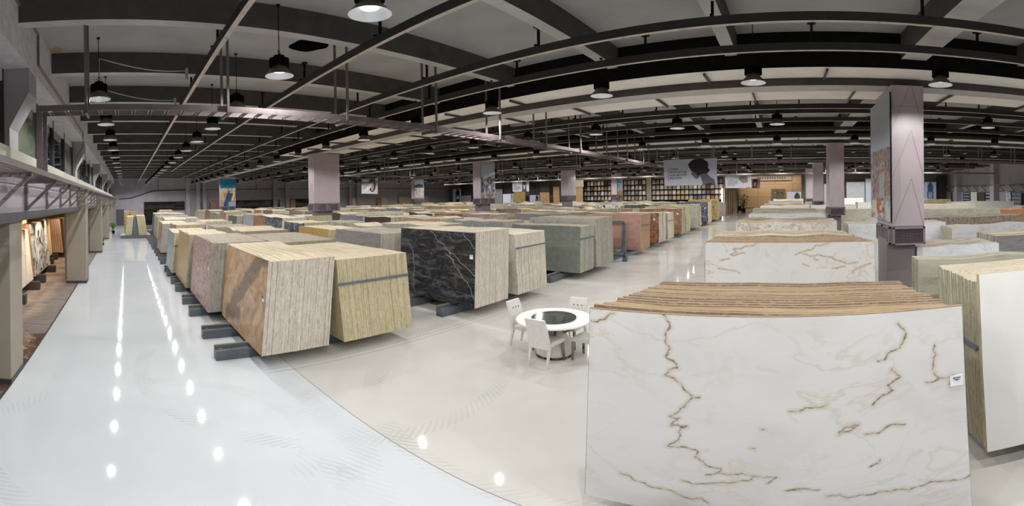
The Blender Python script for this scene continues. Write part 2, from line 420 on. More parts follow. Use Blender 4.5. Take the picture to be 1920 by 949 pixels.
# ------------------------------------------------------------------ THE HALL
XL, XR, YB = -57.6, 21.5, 56.0       # far-left wall, right wall, back wall
ZC = 6.55
mb = MB(); mb.box(XL-1, XR+1, -1.86, YB, -.2, 0); struct(mb.build('floor', M['floor']))
mb = MB(); mb.box(-9.5, 4, YB, 74, -.2, 0); struct(mb.build('floor_annex', M['floor']))
mb = MB(); mb.box(XL-1, XR+1, -7.5, -1.86, -.2, 0); struct(mb.build('floor_side_room', M['carpet']))
mb = MB(); mb.box(-9.95, -3, -3.2, -1.9, -.02, .004); struct(mb.build('trim_1', M['threshold']))
mb = MB(); mb.box(XL, -3, -1.9, -1.86, -.02, .008); struct(mb.build('trim_2', M['frame']))
# ceiling with the round hole in one bay and a broken patch
mb = MB(); hx, hy, hr = *on_z(580, 85, ZC)[:2], .42
mb.box(XL-1, hx-1, -2.2, YB+1, ZC, ZC+.2); mb.box(hx+1, XR+1, -2.2, YB+1, ZC, ZC+.2)
mb.box(hx-1, hx+1, -2.2, hy-1, ZC, ZC+.2); mb.box(hx-1, hx+1, hy+1, YB+1, ZC, ZC+.2)
n = 40; ring = []; b = len(mb.v)
for k in range(n):
    a = 2*PI*k/n; r = hr*(1+.12*math.sin(2*a+.6)+.05*math.sin(5*a)); ca, sa = math.cos(a), math.sin(a); q = 1/max(abs(ca), abs(sa))
    mb.v += [(hx+r*ca, hy+r*sa, ZC), (hx+q*ca, hy+q*sa, ZC), (hx+r*ca, hy+r*sa, ZC+.25)]
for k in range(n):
    i, j = b+3*k, b+3*((k+1) % n); mb.f += [(i, i+1, j+1, j), (i, j, j+2, i+2)]; mb.m += [0, 1]  # hole walls and cap coloured black, shade of the recess painted in
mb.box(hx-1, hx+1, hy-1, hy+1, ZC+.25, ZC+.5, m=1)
struct(mb.build('ceiling', [M['ceiling'], M['fascia_black']]))
mb = MB(); pc = on_z(105, 94, ZC); mb.add([(pc[0]+.2*math.cos(a)*(1+.3*math.sin(3*a)), pc[1]+.15*math.sin(a)*(1+.25*math.cos(5*a)), ZC-.004) for a in [k*PI/12 for k in range(24)]], [tuple(range(24))[::-1]])
struct(mb.build('trim_3', plain('broken_plaster', 'a58a6a', .9, var=.4, scale=30)))
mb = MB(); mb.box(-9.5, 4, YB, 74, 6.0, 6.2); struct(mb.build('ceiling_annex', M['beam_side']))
# cross beams, every three metres
bx = [-6.61-3.0*k for k in range(17)] + [-3.65, -.95, 5.4, 8.4, 11.4, 14.4, 17.4]
for i, X in enumerate(bx):
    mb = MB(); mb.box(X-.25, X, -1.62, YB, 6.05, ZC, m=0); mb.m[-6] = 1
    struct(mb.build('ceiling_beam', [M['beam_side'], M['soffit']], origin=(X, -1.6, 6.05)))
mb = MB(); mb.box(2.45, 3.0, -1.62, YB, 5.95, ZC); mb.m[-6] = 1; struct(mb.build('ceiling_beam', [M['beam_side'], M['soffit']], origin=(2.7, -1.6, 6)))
# girders over the column rows, with pale panels beside them
COLY = [10.1, 22.4, 34.8, 47.2]
for yy in COLY:
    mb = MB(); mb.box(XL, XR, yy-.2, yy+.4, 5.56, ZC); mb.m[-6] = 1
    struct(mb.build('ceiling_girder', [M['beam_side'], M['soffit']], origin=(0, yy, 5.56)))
    x0 = -24 if yy < 12 else -45
    mb = MB()
    for (a, b2) in ((yy-1.1, yy-.22), (yy+.42, yy+2.2)):
        mb.box(x0, XR, a, b2, 5.74, 5.8); mb.m[-6:] = [0]*6
        X = x0
    mb.box(x0, XR, yy-1.14, yy-1.1, 5.74, ZC, m=1); mb.box(x0, XR, yy+2.2, yy+2.24, 5.74, ZC, m=1)
    struct(mb.build('ceiling_panel', [M['panel'], M['fascia_black']], origin=(0, yy, 5.7)))
    mb = MB(); X = x0+1.5
    while X < XR:
        mb.box(X, X+.04, yy-1.05, yy-.3, 5.66, 5.72); mb.box(X+.9, X+.94, yy+.5, yy+2.1, 5.66, 5.72); X += 2.6
    struct(mb.build('ceiling_panel_strip', M['frame'], origin=(0, yy, 5.7)))

# --- left wall
YW = -1.62
mb = MB(); mb.box(XL, 8, -2.1, YW, 5.5, ZC); struct(mb.build('wall_left', M['concrete']))
mb = MB(); mb.box(XL, 8, -2.3, -1.85, 2.92, 3.82); struct(mb.build('wall_left_band', M['wall']))
mb = MB(); mb.box(XL, 8, -2.3, -1.80, 3.82, 3.99); struct(mb.build('trim_sill', M['sill']))
mb = MB(); mb.box(XL, 8, -2.35, -1.79, 2.80, 2.95); struct(mb.build('trim_lintel', M['lintel']))
PX = [2.7, -7.28, -16.95, -27.1, -37.0, -47.0, -56.5]
for i, X in enumerate(PX):
    front = -1.87 if i < 2 else -1.56
    mb = MB(); mb.box(X-.41, X+.41, -2.9 if i < 2 else -2.3, front, 0, 2.8 if i < 2 else 3.6)
    if i > 1: mb.box(X-.41, X-.13, front, front+.02, 0, 3.6)
    mb.box(X-.42, X+.42, -2.91 if i < 2 else -2.31, front+.012, 0, .1, m=1)
    struct(mb.build('wall_pillar', [M['pillar'], M['frame']], origin=(X, -2, 0)))
    # upper pillar with the slanted haunch under the ring beam
    mb = MB(); x0, x1 = X-.72, X-.1
    prof = [(-2.3, 3.99), (-1.99, 3.99), (-1.99, 4.42), (YW-.02, 5.05), (YW-.02, 5.5), (-2.3, 5.5)]
    b = len(mb.v)
    for x in (x0, x1):
        mb.v += [(x, y, z) for y, z in prof]
    mb.f += [tuple(range(b, b+6)), tuple(range(b+6, b+12))[::-1]] + [(b+k, b+6+k, b+6+(k+1) % 6, b+(k+1) % 6) for k in range(6)]; mb.m += [0]*8
    struct(mb.build('wall_pillar_haunch', M['wall'], origin=(X, -2, 4)))
wi = 0
for a, b2 in zip(PX[:-1], PX[1:]):
    x1, x0 = a-.75, b2-.1
    wi += 1; w = empty('window_%d' % wi, ((x0+x1)/2, -2.1, 4)); struct(w)
    nseg = 4; L = (x1-x0)/nseg; g = MB(); g2 = MB(); fr = MB()
    for k in range(nseg):
        xa, xb = x0+k*L, x0+(k+1)*L
        (g2 if k in (0, nseg-1) else g).box(xa+.03, xb-.03, -2.16, -2.14, 4.04, 5.3)
        fr.box(xa-.04, xa+.04, -2.19, -2.08, 3.99, 5.5)
    fr.box(x0, x1, -2.19, -2.1, 3.99, 4.05); fr.box(x0, x1, -2.19, -2.1, 5.28, 5.5, m=1)
    og = ((x0+x1)/2, -2.1, 4)
    g.build('pane', M['glass_dark'], w, og); g2.build('tinted_pane', M['glass_green'], w, og); fr.build('window_frame', [M['frame'], M['concrete']], w, og)
# wall behind the windows and the side room shell
mb = MB(); mb.box(XL, 8, -3.2, -3.1, 2.8, 6.7); struct(mb.build('wall_behind_windows', M['frame']))
mb = MB(); mb.box(XL, 8, -7.6, -7.5, 0, 3); struct(mb.build('wall_side_room', M['pillar']))
mb = MB(); mb.box(XL, 8, -7.5, -2.3, 2.95, 3.05); struct(mb.build('ceiling_side_room', M['pillar']))
wp = plain('warm_plaster', 'b59c78', .7, var=.15, scale=4)
for nm, bxx in (('wall_partition', (-27.9, -27.7, -7.5, -2.3, 0, 2.95)), ('wall_side_room_inner', (-27.7, -8, -5.3, -5.2, 0, 2.95)), ('wall_side_room_end', (7.9, 8, -7.5, -1.8, 0, 6.6))):
    mb = MB(); mb.box(*bxx); struct(mb.build(nm, wp, origin=bxx[::2]))
mb = MB(); mb.box(XL, -17.5, -2.5, -2.4, 0, 2.95); struct(mb.build('wall_left_lower', M['wall']))

# cable shelf on brackets along the left wall
sh = empty('cable_shelf', (-20, -1.5, 3.6)); tag(sh, 'wire mesh cable shelf on slanted brackets along the left wall under the windows', 'cable tray')
og = (-20, -1.5, 3.6); mb = MB()
mb.box(XL, 4, -1.29, -1.25, 3.52, 3.60)
mb.build('edge_rail', M['tray'], sh, og)
mb = MB()
X = 3.5
while X > -40: mb.box(X, X+.012, -1.84, -1.26, 3.53, 3.545); X -= .12
for y in (-1.4, -1.52, -1.64, -1.76): mb.box(XL, 4, y, y+.012, 3.545, 3.557)
mb.build('wire_mesh', M['tray'], sh, og)
X = 2.5; nb = 0
while X > -56:
    mb = MB(); mb.box(X-.03, X+.03, -1.85, -1.26, 3.46, 3.52); mb.bar((X, -1.82, 2.99), (X, -1.28, 3.49), .06, .05); mb.box(X-.04, X+.04, -1.85, -1.80, 2.96, 3.5)
    mb.build('bracket', M['tray'], sh, og); X -= 2.08; nb += 1

# --- far-left wall
mb = MB(); mb.box(XL-.3, XL, -2.5, YB+.3, 0, ZC); struct(mb.build('wall_far_left', M['wall']))
def farleft(px0, py0, px1, py1, off=.05):
    a = on_X(px0, py0, XL); b = on_X(px1, py1, XL); y0, y1 = sorted((a[1], b[1])); return y0, y1, min(a[2], b[2]), max(a[2], b[2])
mb = MB(); y0, y1, z0, z1 = farleft(218, 393, 233, 422); mb.box(XL, XL+.06, y0, y1, 0, z1); mb.box(XL+.06, XL+.08, y1-.2, y1-.15, 1, 1.1, m=1)
struct(mb.build('door_1', [M['doorm'], M['black']]))
y0, y1, z0, z1 = farleft(271, 380, 345, 410)
for k, (ya, yb2, za, zb) in enumerate([(y0, y1, 1.9, z1), (y0, y0+1.6, 0, 1.9), (15, 21.5, 1.7, 3.0), (23.5, 31, 1.7, 3.1)]):
    w = MB(); w.box(XL, XL+.05, ya, yb2, za, zb); w = struct(w.build('window_%d' % (20+k), M['glass_dark'], None, (XL, ya, za)))
    f = MB(); f.box(XL, XL+.09, ya-.08, ya, za, zb); f.box(XL, XL+.09, yb2, yb2+.08, za, zb); f.box(XL, XL+.09, ya-.08, yb2+.08, zb, zb+.08)
    f.build('window_frame', M['black'], w, (XL, ya, za))
for k, y in enumerate((7.9, 9.3, 10.2, 20.5, 22.4, 33.2, 34.6, 46.5)):
    mb = MB(); mb.box(XL, XL+.5, y, y+.55, 0, ZC); struct(mb.build('wall_pilaster', M['wall'], origin=(XL, y, 0)))
mb = MB()
mb.tube([(XL+.08, -1, 3.5), (XL+.08, .6, 3.6), (XL+.08, 3.5, 4.5), (XL+.08, 8, 4.6)], .05, 6); mb.tube([(XL+.08, 8, 4.6), (XL+.08, 54, 4.65)], .03, 6)
for y in (4.2, 13, 18, 26, 30, 38, 44): mb.tube([(XL+.06, y, 4.6), (XL+.06, y, 6.0)], .025, 6)
struct(mb.build('trim_conduit', M['black']))
# leaning display slabs at the far-left wall
i = 0
for (a, b2, c, mt, nm) in [(375, 395, 2.9, 'darkbrown', 'dark grey'), (395, 411, 2.9, 'rosewood', 'red brown'), (536, 546, 3.1, 'olive', 'olive'), (546, 555.5, 3.1, 'redplain', 'orange'),
        (655, 675, 3.2, 'cream', 'pale cream'), (675, 697, 3.2, 'granite_brown', 'mottled grey'), (708, 716, 3.2, 'rosewood', 'dull red'), (716, 728, 3.2, 'beige', 'beige'), (749, 771, 3.3, 'granite_tan', 'honey coloured'), (793, 805, 3.3, 'cream', 'cream speckled')]:
    if mt == 'olive': mt = 'darkbrown'
    p = on_X(a, 380, XL+.4); q = on_X(b2, 380, XL+.4); mb = MB()
    mb.hexa([(XL+.5, p[1], 0), (XL+.56, p[1], 0), (XL+.56, q[1]-.08, 0), (XL+.5, q[1]-.08, 0), (XL+.12, p[1], c), (XL+.18, p[1], c), (XL+.18, q[1]-.08, c), (XL+.12, q[1]-.08, c)])
    o = mb.build('display_slab', M[mt], None, (XL+.4, p[1], 0)); i += 1
    tag(o, '%s display slab leaning on the distant left end wall, %s along it' % (nm, ORD[i]), 'stone slab', 'display slabs along the end wall')

# --- back wall, annex, right wall
mb = MB(); mb.box(XL, -7.7, YB, YB+.2, 0, ZC); mb.box(2.2, XR, YB, YB+.2, 0, ZC); mb.box(-7.7, 2.2, YB, YB+.2, 5.6, ZC)
struct(mb.build('wall_back', plain('taupe_back_wall', '7b7365', .7, var=.05)))
mb = MB(); mb.box(XR, XR+.3, -2.5, YB+.3, 0, ZC); struct(mb.build('wall_right', M['wall']))
mb = MB(); mb.box(8, XR, -2.3, -2.0, 0, ZC); struct(mb.build('wall_left_end', M['wall']))
wm = NT('warm_wall_panels'); br = wm.n('ShaderNodeTexBrick', {'offset': 0}, Vector=wm.coords((1,1,1), (PI/2,0,0), False), Scale=1.0, Color1=srgb('ab9478'), Color2=srgb('a38c72'), Mortar=srgb('4d3a2a'))
br.inputs['Mortar Size'].default_value = .02; br.inputs['Brick Width'].default_value = 3.0; br.inputs['Row Height'].default_value = 2.2
wm = wm.out(br.outputs[0], .5)
mb = MB(); mb.box(-9.5, 4, 74, 74.2, 0, 6.2); struct(mb.build('wall_annex_back', wm))
mb = MB(); mb.box(-7.8, -7.6, YB+.2, 74, 0, 6.2); struct(mb.build('wall_annex_left', M['pillar'], origin=(-7.7, 60, 0))); mb = MB(); mb.box(3.9, 4.1, YB+.2, 74, 0, 6.2); struct(mb.build('wall_annex_right', M['pillar'], origin=(4, 60, 0)))
for nm, X in (('wall_strip_lamp', -7.98),):
    mb = MB(); mb.box(X-.14, X+.02, 55.05, 55.15, 0, 3.6)
    o = mb.build('strip_light', emit('strip_light_glow', 'ffe9e2', 9), None, (X, YB, 0)); tag(o, 'tall glowing pinkish strip light at the end of the sample racks', 'lamp')
for y in (12.0, on_X(1873, 350, XR)[1], on_X(1802, 350, XR)[1]):
    mb = MB(); mb.box(XR-.6, XR, y, y+.9, 0, ZC); struct(mb.build('wall_pilaster', M['col_clad'], origin=(XR, y, 0)))
sh = empty('cable_shelf', (XR-.4, 30, 3.6)); tag(sh, 'cable shelf on slanted brackets along the distant right wall', 'cable tray'); og = (XR-.4, 30, 3.6)
mb = MB(); mb.box(XR-.62, XR-.56, 14, YB, 3.55, 3.66); mb.build('edge_rail', M['tray'], sh, og)
y = 15
while y < YB:
    mb = MB(); mb.box(XR-.6, XR, y-.03, y+.03, 3.5, 3.56); mb.bar((XR-.02, y, 2.95), (XR-.6, y, 3.52), .06); mb.box(XR-.7, XR-.02, y-.03, y+.03, 2.92, 2.98) ; mb.build('bracket', M['tray'], sh, og); y += 2.08
k = 0
for (pa, pb, mt, nm) in [(1896, 1915, 'glass_dark', 'black display board'), (1886, 1895, 'whiteblack', 'speckled black and white stone panel'), (1847, 1859.5, 'glass_dark', 'black display board'),
                         (1834, 1846, 'darkbrown', 'plain dark panel'), (1820, 1831, 'w_warm', 'pale stone panel'), (1806, 1819, 'glass_dark', 'black display board'), (1774, 1782, 'granite_brown', 'brown stone panel'), (1768, 1773, 'glass_dark', 'narrow black display board')]:
    y0 = on_X(pb, 380, XR-.35)[1]; y1 = on_X(pa, 380, XR-.35)[1]; z1 = 2.85
    k += 1; mb = MB(); mb.box(XR-.35, XR-.28, y0, y1, 0, z1); o = mb.build('wall_display_board', M[mt], None, (XR, y0, 0))
    if mt == 'glass_dark':
        for a in range(6):
            for b2 in range(4):
                d = MB(); d.lathe([(.13, 0), (.09, .02)], 8, (0, 0, 0), cap=True)
                yy = y0+.3+(y1-y0-.6)*a/5; zz = 1.6+b2*.36
                d.v = [(XR-.36-z_, yy+y_, zz+x_) for (x_, y_, z_) in d.v]; d.build('round_sample', M['bluegrey'], o, (XR, y0, 0))
    tag(o, '%s on the right wall, %s from the near end' % (nm, ORD[k]), 'display panel', 'panels along the right wall')

# ------------------------------------------------------------------ columns
def column(X, Y, vz, banner=None, vents=True):
    c = empty('column', (X, Y, 0)); struct(c); og = (X, Y, 0)
    mb = MB(); mb.box(X-.43, X+.25, Y-.1, Y+.85, 0, vz+.1); mb.build('column_shaft', M['col_bare'], c, og, bevel=.01)
    t = NT; mb = MB()
    y0, y1, x0, x1 = Y-.35, Y+1.25, X-.36, X+.4
    for k, (za, zb) in enumerate(((vz+.42, 5.05), (5.06, 5.56))): mb.box(x0, x1, y0, y1, za, zb)
    mb.box(x0+.01, x1-.01, y0+.01, y1-.01, 5.0, 5.56)
    mb.build('cladding', M['col_clad'], c, og, bevel=.008)
    # thin raised diagonal seams on the cladding
    mb = MB(); zz = vz+.42
    while zz < 4.9:
        mb.bar((x0+.01, y0-.001, zz), (X+.1, y0-.001, zz+1.1), .004, .012, up=(0,1,0)); mb.bar((x1-.01, y0-.001, zz), (X+.1, y0-.001, zz+1.1), .004, .012, up=(0,1,0)); zz += 1.12
    mb.build('cladding_seams', M['vent'], c, og)
    # vents: front, left side (two), right side (two)
    def vent(o, ax, w, h=.4):
        fr = MB(); gr = MB(); zc = vz+.2
        def P(a, d, z): return (o[0]+(a if ax[0] == 'x' else d), o[1]+(d if ax[0] == 'x' else a), z)
        sg = ax[1]
        def bx2(m, a0, a1, d0, d1, z0, z1, mi=0):
            A = P(a0, d0*sg, z0); B_ = P(a1, d1*sg, z1); m.box(min(A[0], B_[0]), max(A[0], B_[0]), min(A[1], B_[1]), max(A[1], B_[1]), z0, z1, mi)
        bx2(fr, -w/2, w/2, -.02, .06, zc-h/2, zc-h/2+.035); bx2(fr, -w/2, w/2, -.02, .06, zc+h/2-.035, zc+h/2)
        bx2(fr, -w/2, -w/2+.035, -.02, .06, zc-h/2, zc+h/2); bx2(fr, w/2-.035, w/2, -.02, .06, zc-h/2, zc+h/2)
        bx2(gr, -w/2+.03, w/2-.03, -.04, .0, zc-h/2+.03, zc+h/2-.03, 0)
        n = 18; 
        for k in range(1, n): a = -w/2+.03+(w-.06)*k/n; bx2(gr, a-.0035, a+.0035, .03, .036, zc-h/2+.03, zc+h/2-.03, 1)
        for k in range(1, 9): z = zc-h/2+.03+(h-.06)*k/9; bx2(gr, -w/2+.03, w/2-.03, .03, .036, z-.0035, z+.0035, 1)
        f = fr.build('vent_frame', M['vent'], c, og); gr.build('vent_grille', [M['black'], M['vent']], f, og)
    hb = MB(); hb.box(x0-.0, x1, y0, y1, vz, vz+.43); hb.build('duct_box', M['col_bare'], c, og)
    vent(((x0+x1)/2, y0, 0), ('x', -1), .74)
    for yy in (y0+.42, y1-.42):
        vent((x0, yy, 0), ('y', -1), .6); vent((x1, yy, 0), ('y', 1), .6)
    return c
for (X, Y, vz) in ((2.79, COLY[0], 1.85), (2.64, COLY[1], 1.86), (2.7, COLY[2], 1.9), (2.7, COLY[3], 1.9), (-21.0, COLY[0], 2.44), (-19.9, COLY[1], 2.53), (-19.8, COLY[2], 2.6), (-19.9, COLY[3], 2.6),
                   (-44.1, COLY[0], 2.05), (-42.5, COLY[2], 2.5)):
    column(X, Y, vz)

def banner(P, fn, nx, ny, name, label, th=.03, nrm=(0,-1,0)):
    """flat printed board standing at its real place: corners TL TR BR BL"""
    o = P[3]; b = MB(); n = Vector(nrm)*th
    q = [Vector(p) for p in P]
    b.hexa([q[3]-n, q[2]-n, q[2]-n*.05, q[3]-n*.05, q[0]-n, q[1]-n, q[1]-n*.05, q[0]-n*.05])
    r = b.build(name, M['black'], None, o)
    pic = picture('print', P, nx, ny, fn, r, o)
    tag(r, label, 'banner'); return r
def quarry(U, V):
    im = flat(U, 'aab3c6'); sky = .02*fbm(U*3, V*5, 1)
    for k in range(3): im[k] = im[k]-sky
    n = fbm(U*5, V*7, 2); ed = .42+.07*(U-.5)+.1*(n-.5)
    m = V > ed; rows = (np.floor(V*11)+np.floor(U*4+np.floor(V*11)*.5)) % 3
    cc = [np.where(rows == 0, .32, np.where(rows == 1, .42, .55))+.25*(n-.5), np.where(rows == 0, .35, np.where(rows == 1, .45, .56))+.25*(n-.5), np.where(rows == 0, .52, np.where(rows == 1, .6, .62))+.25*(n-.5)]
    paint(im, m, cc)
    n2 = fbm(U*12, V*9, 9); paint(im, m & (n2 > .56), 'c9c6c2'); paint(im, (V > ed-.05) & (V < ed+.04) & (U > .45) & (n2 > .4), '7c5d50')
    paint(im, V > .86, 'a79f95'); paint(im, (V > .86) & (n2 > .5), '7a6a5d'); return im
def coast(U, V):
    n = fbm(U*6, V*8, 3); n2 = fbm(U*14, V*16, 5)
    im = [.05+.1*n, .42+.25*n, .62+.2*n]
    im = [np.array(a) for a in im]
    paint(im, (V > .2) & (n2 > .52) & (V < .36), '6aa38c'); paint(im, V > .32, 'd8cfc6'); paint(im, (V > .32) & (n2 < .42), '9fa0ad')
    paint(im, (V > .44), 'bb9a70'); paint(im, (V > .44) & (n2 > .55), 'd9bf98'); paint(im, (V > .44) & (n2 < .36), '6e5d50')
    m = (np.abs(U-.5-.55*(.75-V)) < .2) & (V > .5); st = np.sin((U*.8+V)*60+6*n) > 0
    paint(im, m & st, '3f5f96'); paint(im, m & ~st, '222b3c'); paint(im, (V > .84) & (U > .5), '93a4b8'); return im
def rust_wall(U, V):
    n = fbm(U*7, V*14, 4); n2 = fbm(U*16, V*30, 6)
    im = flat(U, 'a3abb8'); paint(im, (V > .42+.06*(n-.5)), '8d8f94'); paint(im, (V > .42) & (V < .8) & (n2 > .52) & (U > .15), '8c6550')
    paint(im, (V > .42) & (n2 < .38), '5b4a44'); paint(im, (V > .62) & (V < .82) & (U > .45) & (U < .75) & (np.sin(U*90) > 0), '9aa2a8'); paint(im, (V > .84) & (n < .45), 'b7b2ac')
    paint(im, (V > .82) & (V < .95) & (np.hypot(U-.5, (V-.88)*3) < .2) & (n2 > .5), 'a5583a'); return im
def peaks(U, V):
    n = fbm(U*6, V*8, 7); im = flat(U, 'b4bcca'); paint(im, (V > .25-.08*np.sin(U*3)+.1*(n-.5)), '39465a'); paint(im, V > .38, 'cfcbc8'); paint(im, (V > .42) & (fbm(U*12, V*12, 2) > .58), '8a4a42'); paint(im, V > .9, '9c8a86'); return im
def beach(U, V):
    n = fbm(U*6, V*8, 8); im = flat(U, '3f9dcc'); paint(im, (V < .5) & (n > .6), 'bcd6e4'); paint(im, V > .45+.2*(n-.5)+.3*(.5-U), 'b3b6b4'); paint(im, V > .75+.2*(n-.5), 'a98a60'); return im
# banner boards on the column sides
def side_banner(X, Y0_, Y1_, z0, z1, left=True):
    return [(X, Y1_, z1), (X, Y0_, z1), (X, Y0_, z0), (X, Y1_, z0)] if left else [(X, Y0_, z1), (X, Y1_, z1), (X, Y1_, z0), (X, Y0_, z0)]
banner(side_banner(2.36, 9.62, 11.8, 2.38, 5.36), rust_wall, 50, 80, 'column_banner', 'tall printed banner of rusty industrial wall on the near right column', nrm=(-1,0,0))
banner(side_banner(-19.9+.44, 22.05, 23.6, 2.95, 5.35, False), quarry, 50, 80, 'column_banner', 'tall banner with blue grey quarry blocks on a column beyond the black marble', nrm=(1,0,0))
banner(side_banner(-44.1+.44, 9.7, 11.35, 2.5, 5.3, False), coast, 50, 80, 'column_banner', 'tall bright banner of blue sea and tan rocks on a distant left column', nrm=(1,0,0))
banner(side_banner(-42.5+.44, 34.4, 35.9, 2.85, 5.2, False), peaks, 40, 60, 'column_banner', 'tall pale banner with dark mountain ridge on a distant column', nrm=(1,0,0))
banner(side_banner(-19.9+.44, 46.9, 48.6, 2.9, 5.1, False), beach, 40, 60, 'column_banner', 'narrow banner with blue sky and sand on a column before the sample racks', nrm=(1,0,0))

# ------------------------------------------------------------------ hanging signs
def head(U, V, cx, cy, s, hair='2a2428', skin='8f8a94', bg='b3b7c4', hat=False, asp=2.0, flip=1):
    im = flat(U, bg); X = (U-cx)*asp/s*flip; Y = (V-cy)/s
    paint(im, in_poly(X, Y, [(.02,.3),(.35,.12),(.62,.48),(.85,.62),(1.0,1.2),(-.05,1.2),(.2,.85),(.12,.55)]), skin)
    paint(im, in_poly(X, Y, [(-.52,-.05),(-.45,.1),(-.42,.22),(-.47,.3),(-.38,.34),(-.4,.4),(-.28,.44),(-.28,.52),(-.15,.58),(.0,.5),(.1,.3),(.2,.1),(-.2,-.2)]), skin)
    paint(im, in_poly(X, Y, [(-.62,-.25),(-.5,-.42),(-.3,-.55),(0,-.6),(.28,-.55),(.38,-.45),(.5,-.4),(.55,-.2),(.5,-.08),(.62,.08),(.55,.2),(.4,.28),(.2,.3),(-.1,.4),(-.2,.25),(-.35,.16),(-.52,-.02)]), hair)
    paint(im, in_poly(X, Y, [(.15,1.2),(.35,.9),(.6,.82),(.8,.9),(1.0,1.2)]), hair)
    return im
def front_face(hair, skin, bg, cx=.75, beard=False, dress=None, asp=2.0):
    def f(U, V):
        im = flat(U, bg); X = (U-cx)*asp; Y = V-.45
        paint(im, np.hypot(X/.26, (Y)/.42) < 1, hair)
        if dress: paint(im, in_poly(X, Y, [(-.32,.6),(-.25,.28),(0,.2),(.25,.28),(.34,.6)]), dress)
        paint(im, (np.abs(X) < .07) & (Y > .1) & (Y < .35), skin)
        paint(im, np.hypot(X/.16, (Y+.02)/.24) < 1, skin)
        for e in (-.06, .06): paint(im, np.hypot((X-e)/.03, (Y+.05)/.018) < 1, hair)
        paint(im, np.hypot(X/.045, (Y-.11)/.015) < 1, '7d4a46' if not beard else hair)
        paint(im, (np.abs(X) < .014) & (Y > -.03) & (Y < .06), hair)
        paint(im, np.hypot(X/.24, (Y+.26)/.18) < 1, hair)
        if beard: paint(im, (np.hypot(X/.16, (Y-.08)/.2) < 1) & (Y > .05) & (np.hypot(X/.06, (Y-.1)/.02) > 1), hair)
        return im
    return f
def text(body, size, loc, parent, mat='ink', rz=0.0, font_sp=1.0):
    cu = bpy.data.curves.new('lettering', 'FONT'); cu.body = body; cu.size = size; cu.extrude = .002; cu.space_line = 1.15; cu.materials.append(M[mat])
    o = bpy.data.objects.new('lettering', cu); COL.objects.link(o); o.parent = parent; o.location = loc; o.rotation_euler = (PI/2, 0, rz)
    bpy.context.view_layer.update(); me = bpy.data.meshes.new_from_object(o); q = bpy.data.objects.new('lettering', me); COL.objects.link(q); q.parent = parent; q.location = loc; q.rotation_euler = o.rotation_euler; bpy.data.objects.remove(o); q.name = 'lettering'; return q
def hanging(px, Y, fn, nx, ny, label, lettering=None, wires=True, Ys=None):
    P = []
    ys = Ys or (Y, Y, Y, Y)
    for (x, y), yy in zip(px, ys): P.append(on_y(x, y, yy))
    b = MB(); th = Vector((0, .05, 0)); q = [Vector(p) for p in P]; o = tuple(q[3])
    b.hexa([q[3]+th*.04, q[2]+th*.04, q[2]+th, q[3]+th, q[0]+th*.04, q[1]+th*.04, q[1]+th, q[0]+th])
    r = b.build('hanging_sign', M['white'], None, o); picture('print', P, nx, ny, fn, r, o)
    for k in (.1, .9):
        w = MB(); p = q[0].lerp(q[1], k); w.tube([tuple(p), (p.x, p.y, 6.55)], .006, 5); w.build('wire', M['cable'], r, o)
    if lettering:
        u, v, sz = lettering; W = (q[1]-q[0]); D = (q[3]-q[0]); p = q[0]+W*u+D*v; loc = S(p)-S(o); 
        ang = math.atan2((S(q[1])-S(q[0])).y, (S(q[1])-S(q[0])).x)
        for q_, ln in enumerate(('COMES', 'FROM NATURE.', 'GOES BEYOND', 'BEAUTIFUL.')): text(ln, sz, (loc.x, loc.y-.03, loc.z-q_*sz*1.15), r, rz=ang)
        m = MB(); p2 = p - W*.03; m.box(p2.x-.008, p2.x+.008, p2.y-.03, p2.y-.02, p2.z-sz*4.2, p2.z+sz*.9); m.build('red_line', plain('red_print', 'b8505c', .6), r, o)
    tag(r, label, 'sign'); return r
hanging([(1244,300.5),(1343.5,296.5),(1344.5,346.8),(1246,348.8)], 23.0, lambda U, V: head(U, V, .67, .38, .66, '252026', '5f5a68'), 160, 90, 'large hanging sign with the dark profile of a bowed head', (.115, .40, .145))
hanging([(1359.5,328.2),(1408.8,327.8),(1409.3,352.6),(1360,352.8)], 46.0, lambda U, V: head(U, V, .7, .42, .6, '6f6a6c', 'a7a3a2', 'a3a5a8'), 80, 46, 'medium hanging sign with a grey head in profile beyond the large one', (.1, .42, .16))
hanging([(1409,335.5),(1425,335.2),(1425,353),(1407,353)], 55.0, front_face('38231f', 'c79a88', '8f8c96', .45, dress='7a2f35', asp=1.0), 36, 40, 'small hanging sign with a long haired woman in dark red')
hanging([(678,336.5),(708,334.5),(707.5,364),(678,363)], 26.0, front_face('2f2a33', 'bb8a80', 'b7b9c0', .68, asp=1.2), 60, 60, 'hanging sign with a reddish face, left of the distant mountain banner', (.08, .4, .15), Ys=(27.0, 27.6, 27.6, 27.0))
hanging([(960.5,341.3),(991.8,339.5),(991.6,359.2),(961.5,359.6)], 46.0, front_face('2b2528', 'a89a94', 'a5a8ac', .72, dress='3b3539'), 60, 40, 'hanging sign with a long haired figure, over the yellow marble panel', (.1, .45, .16))

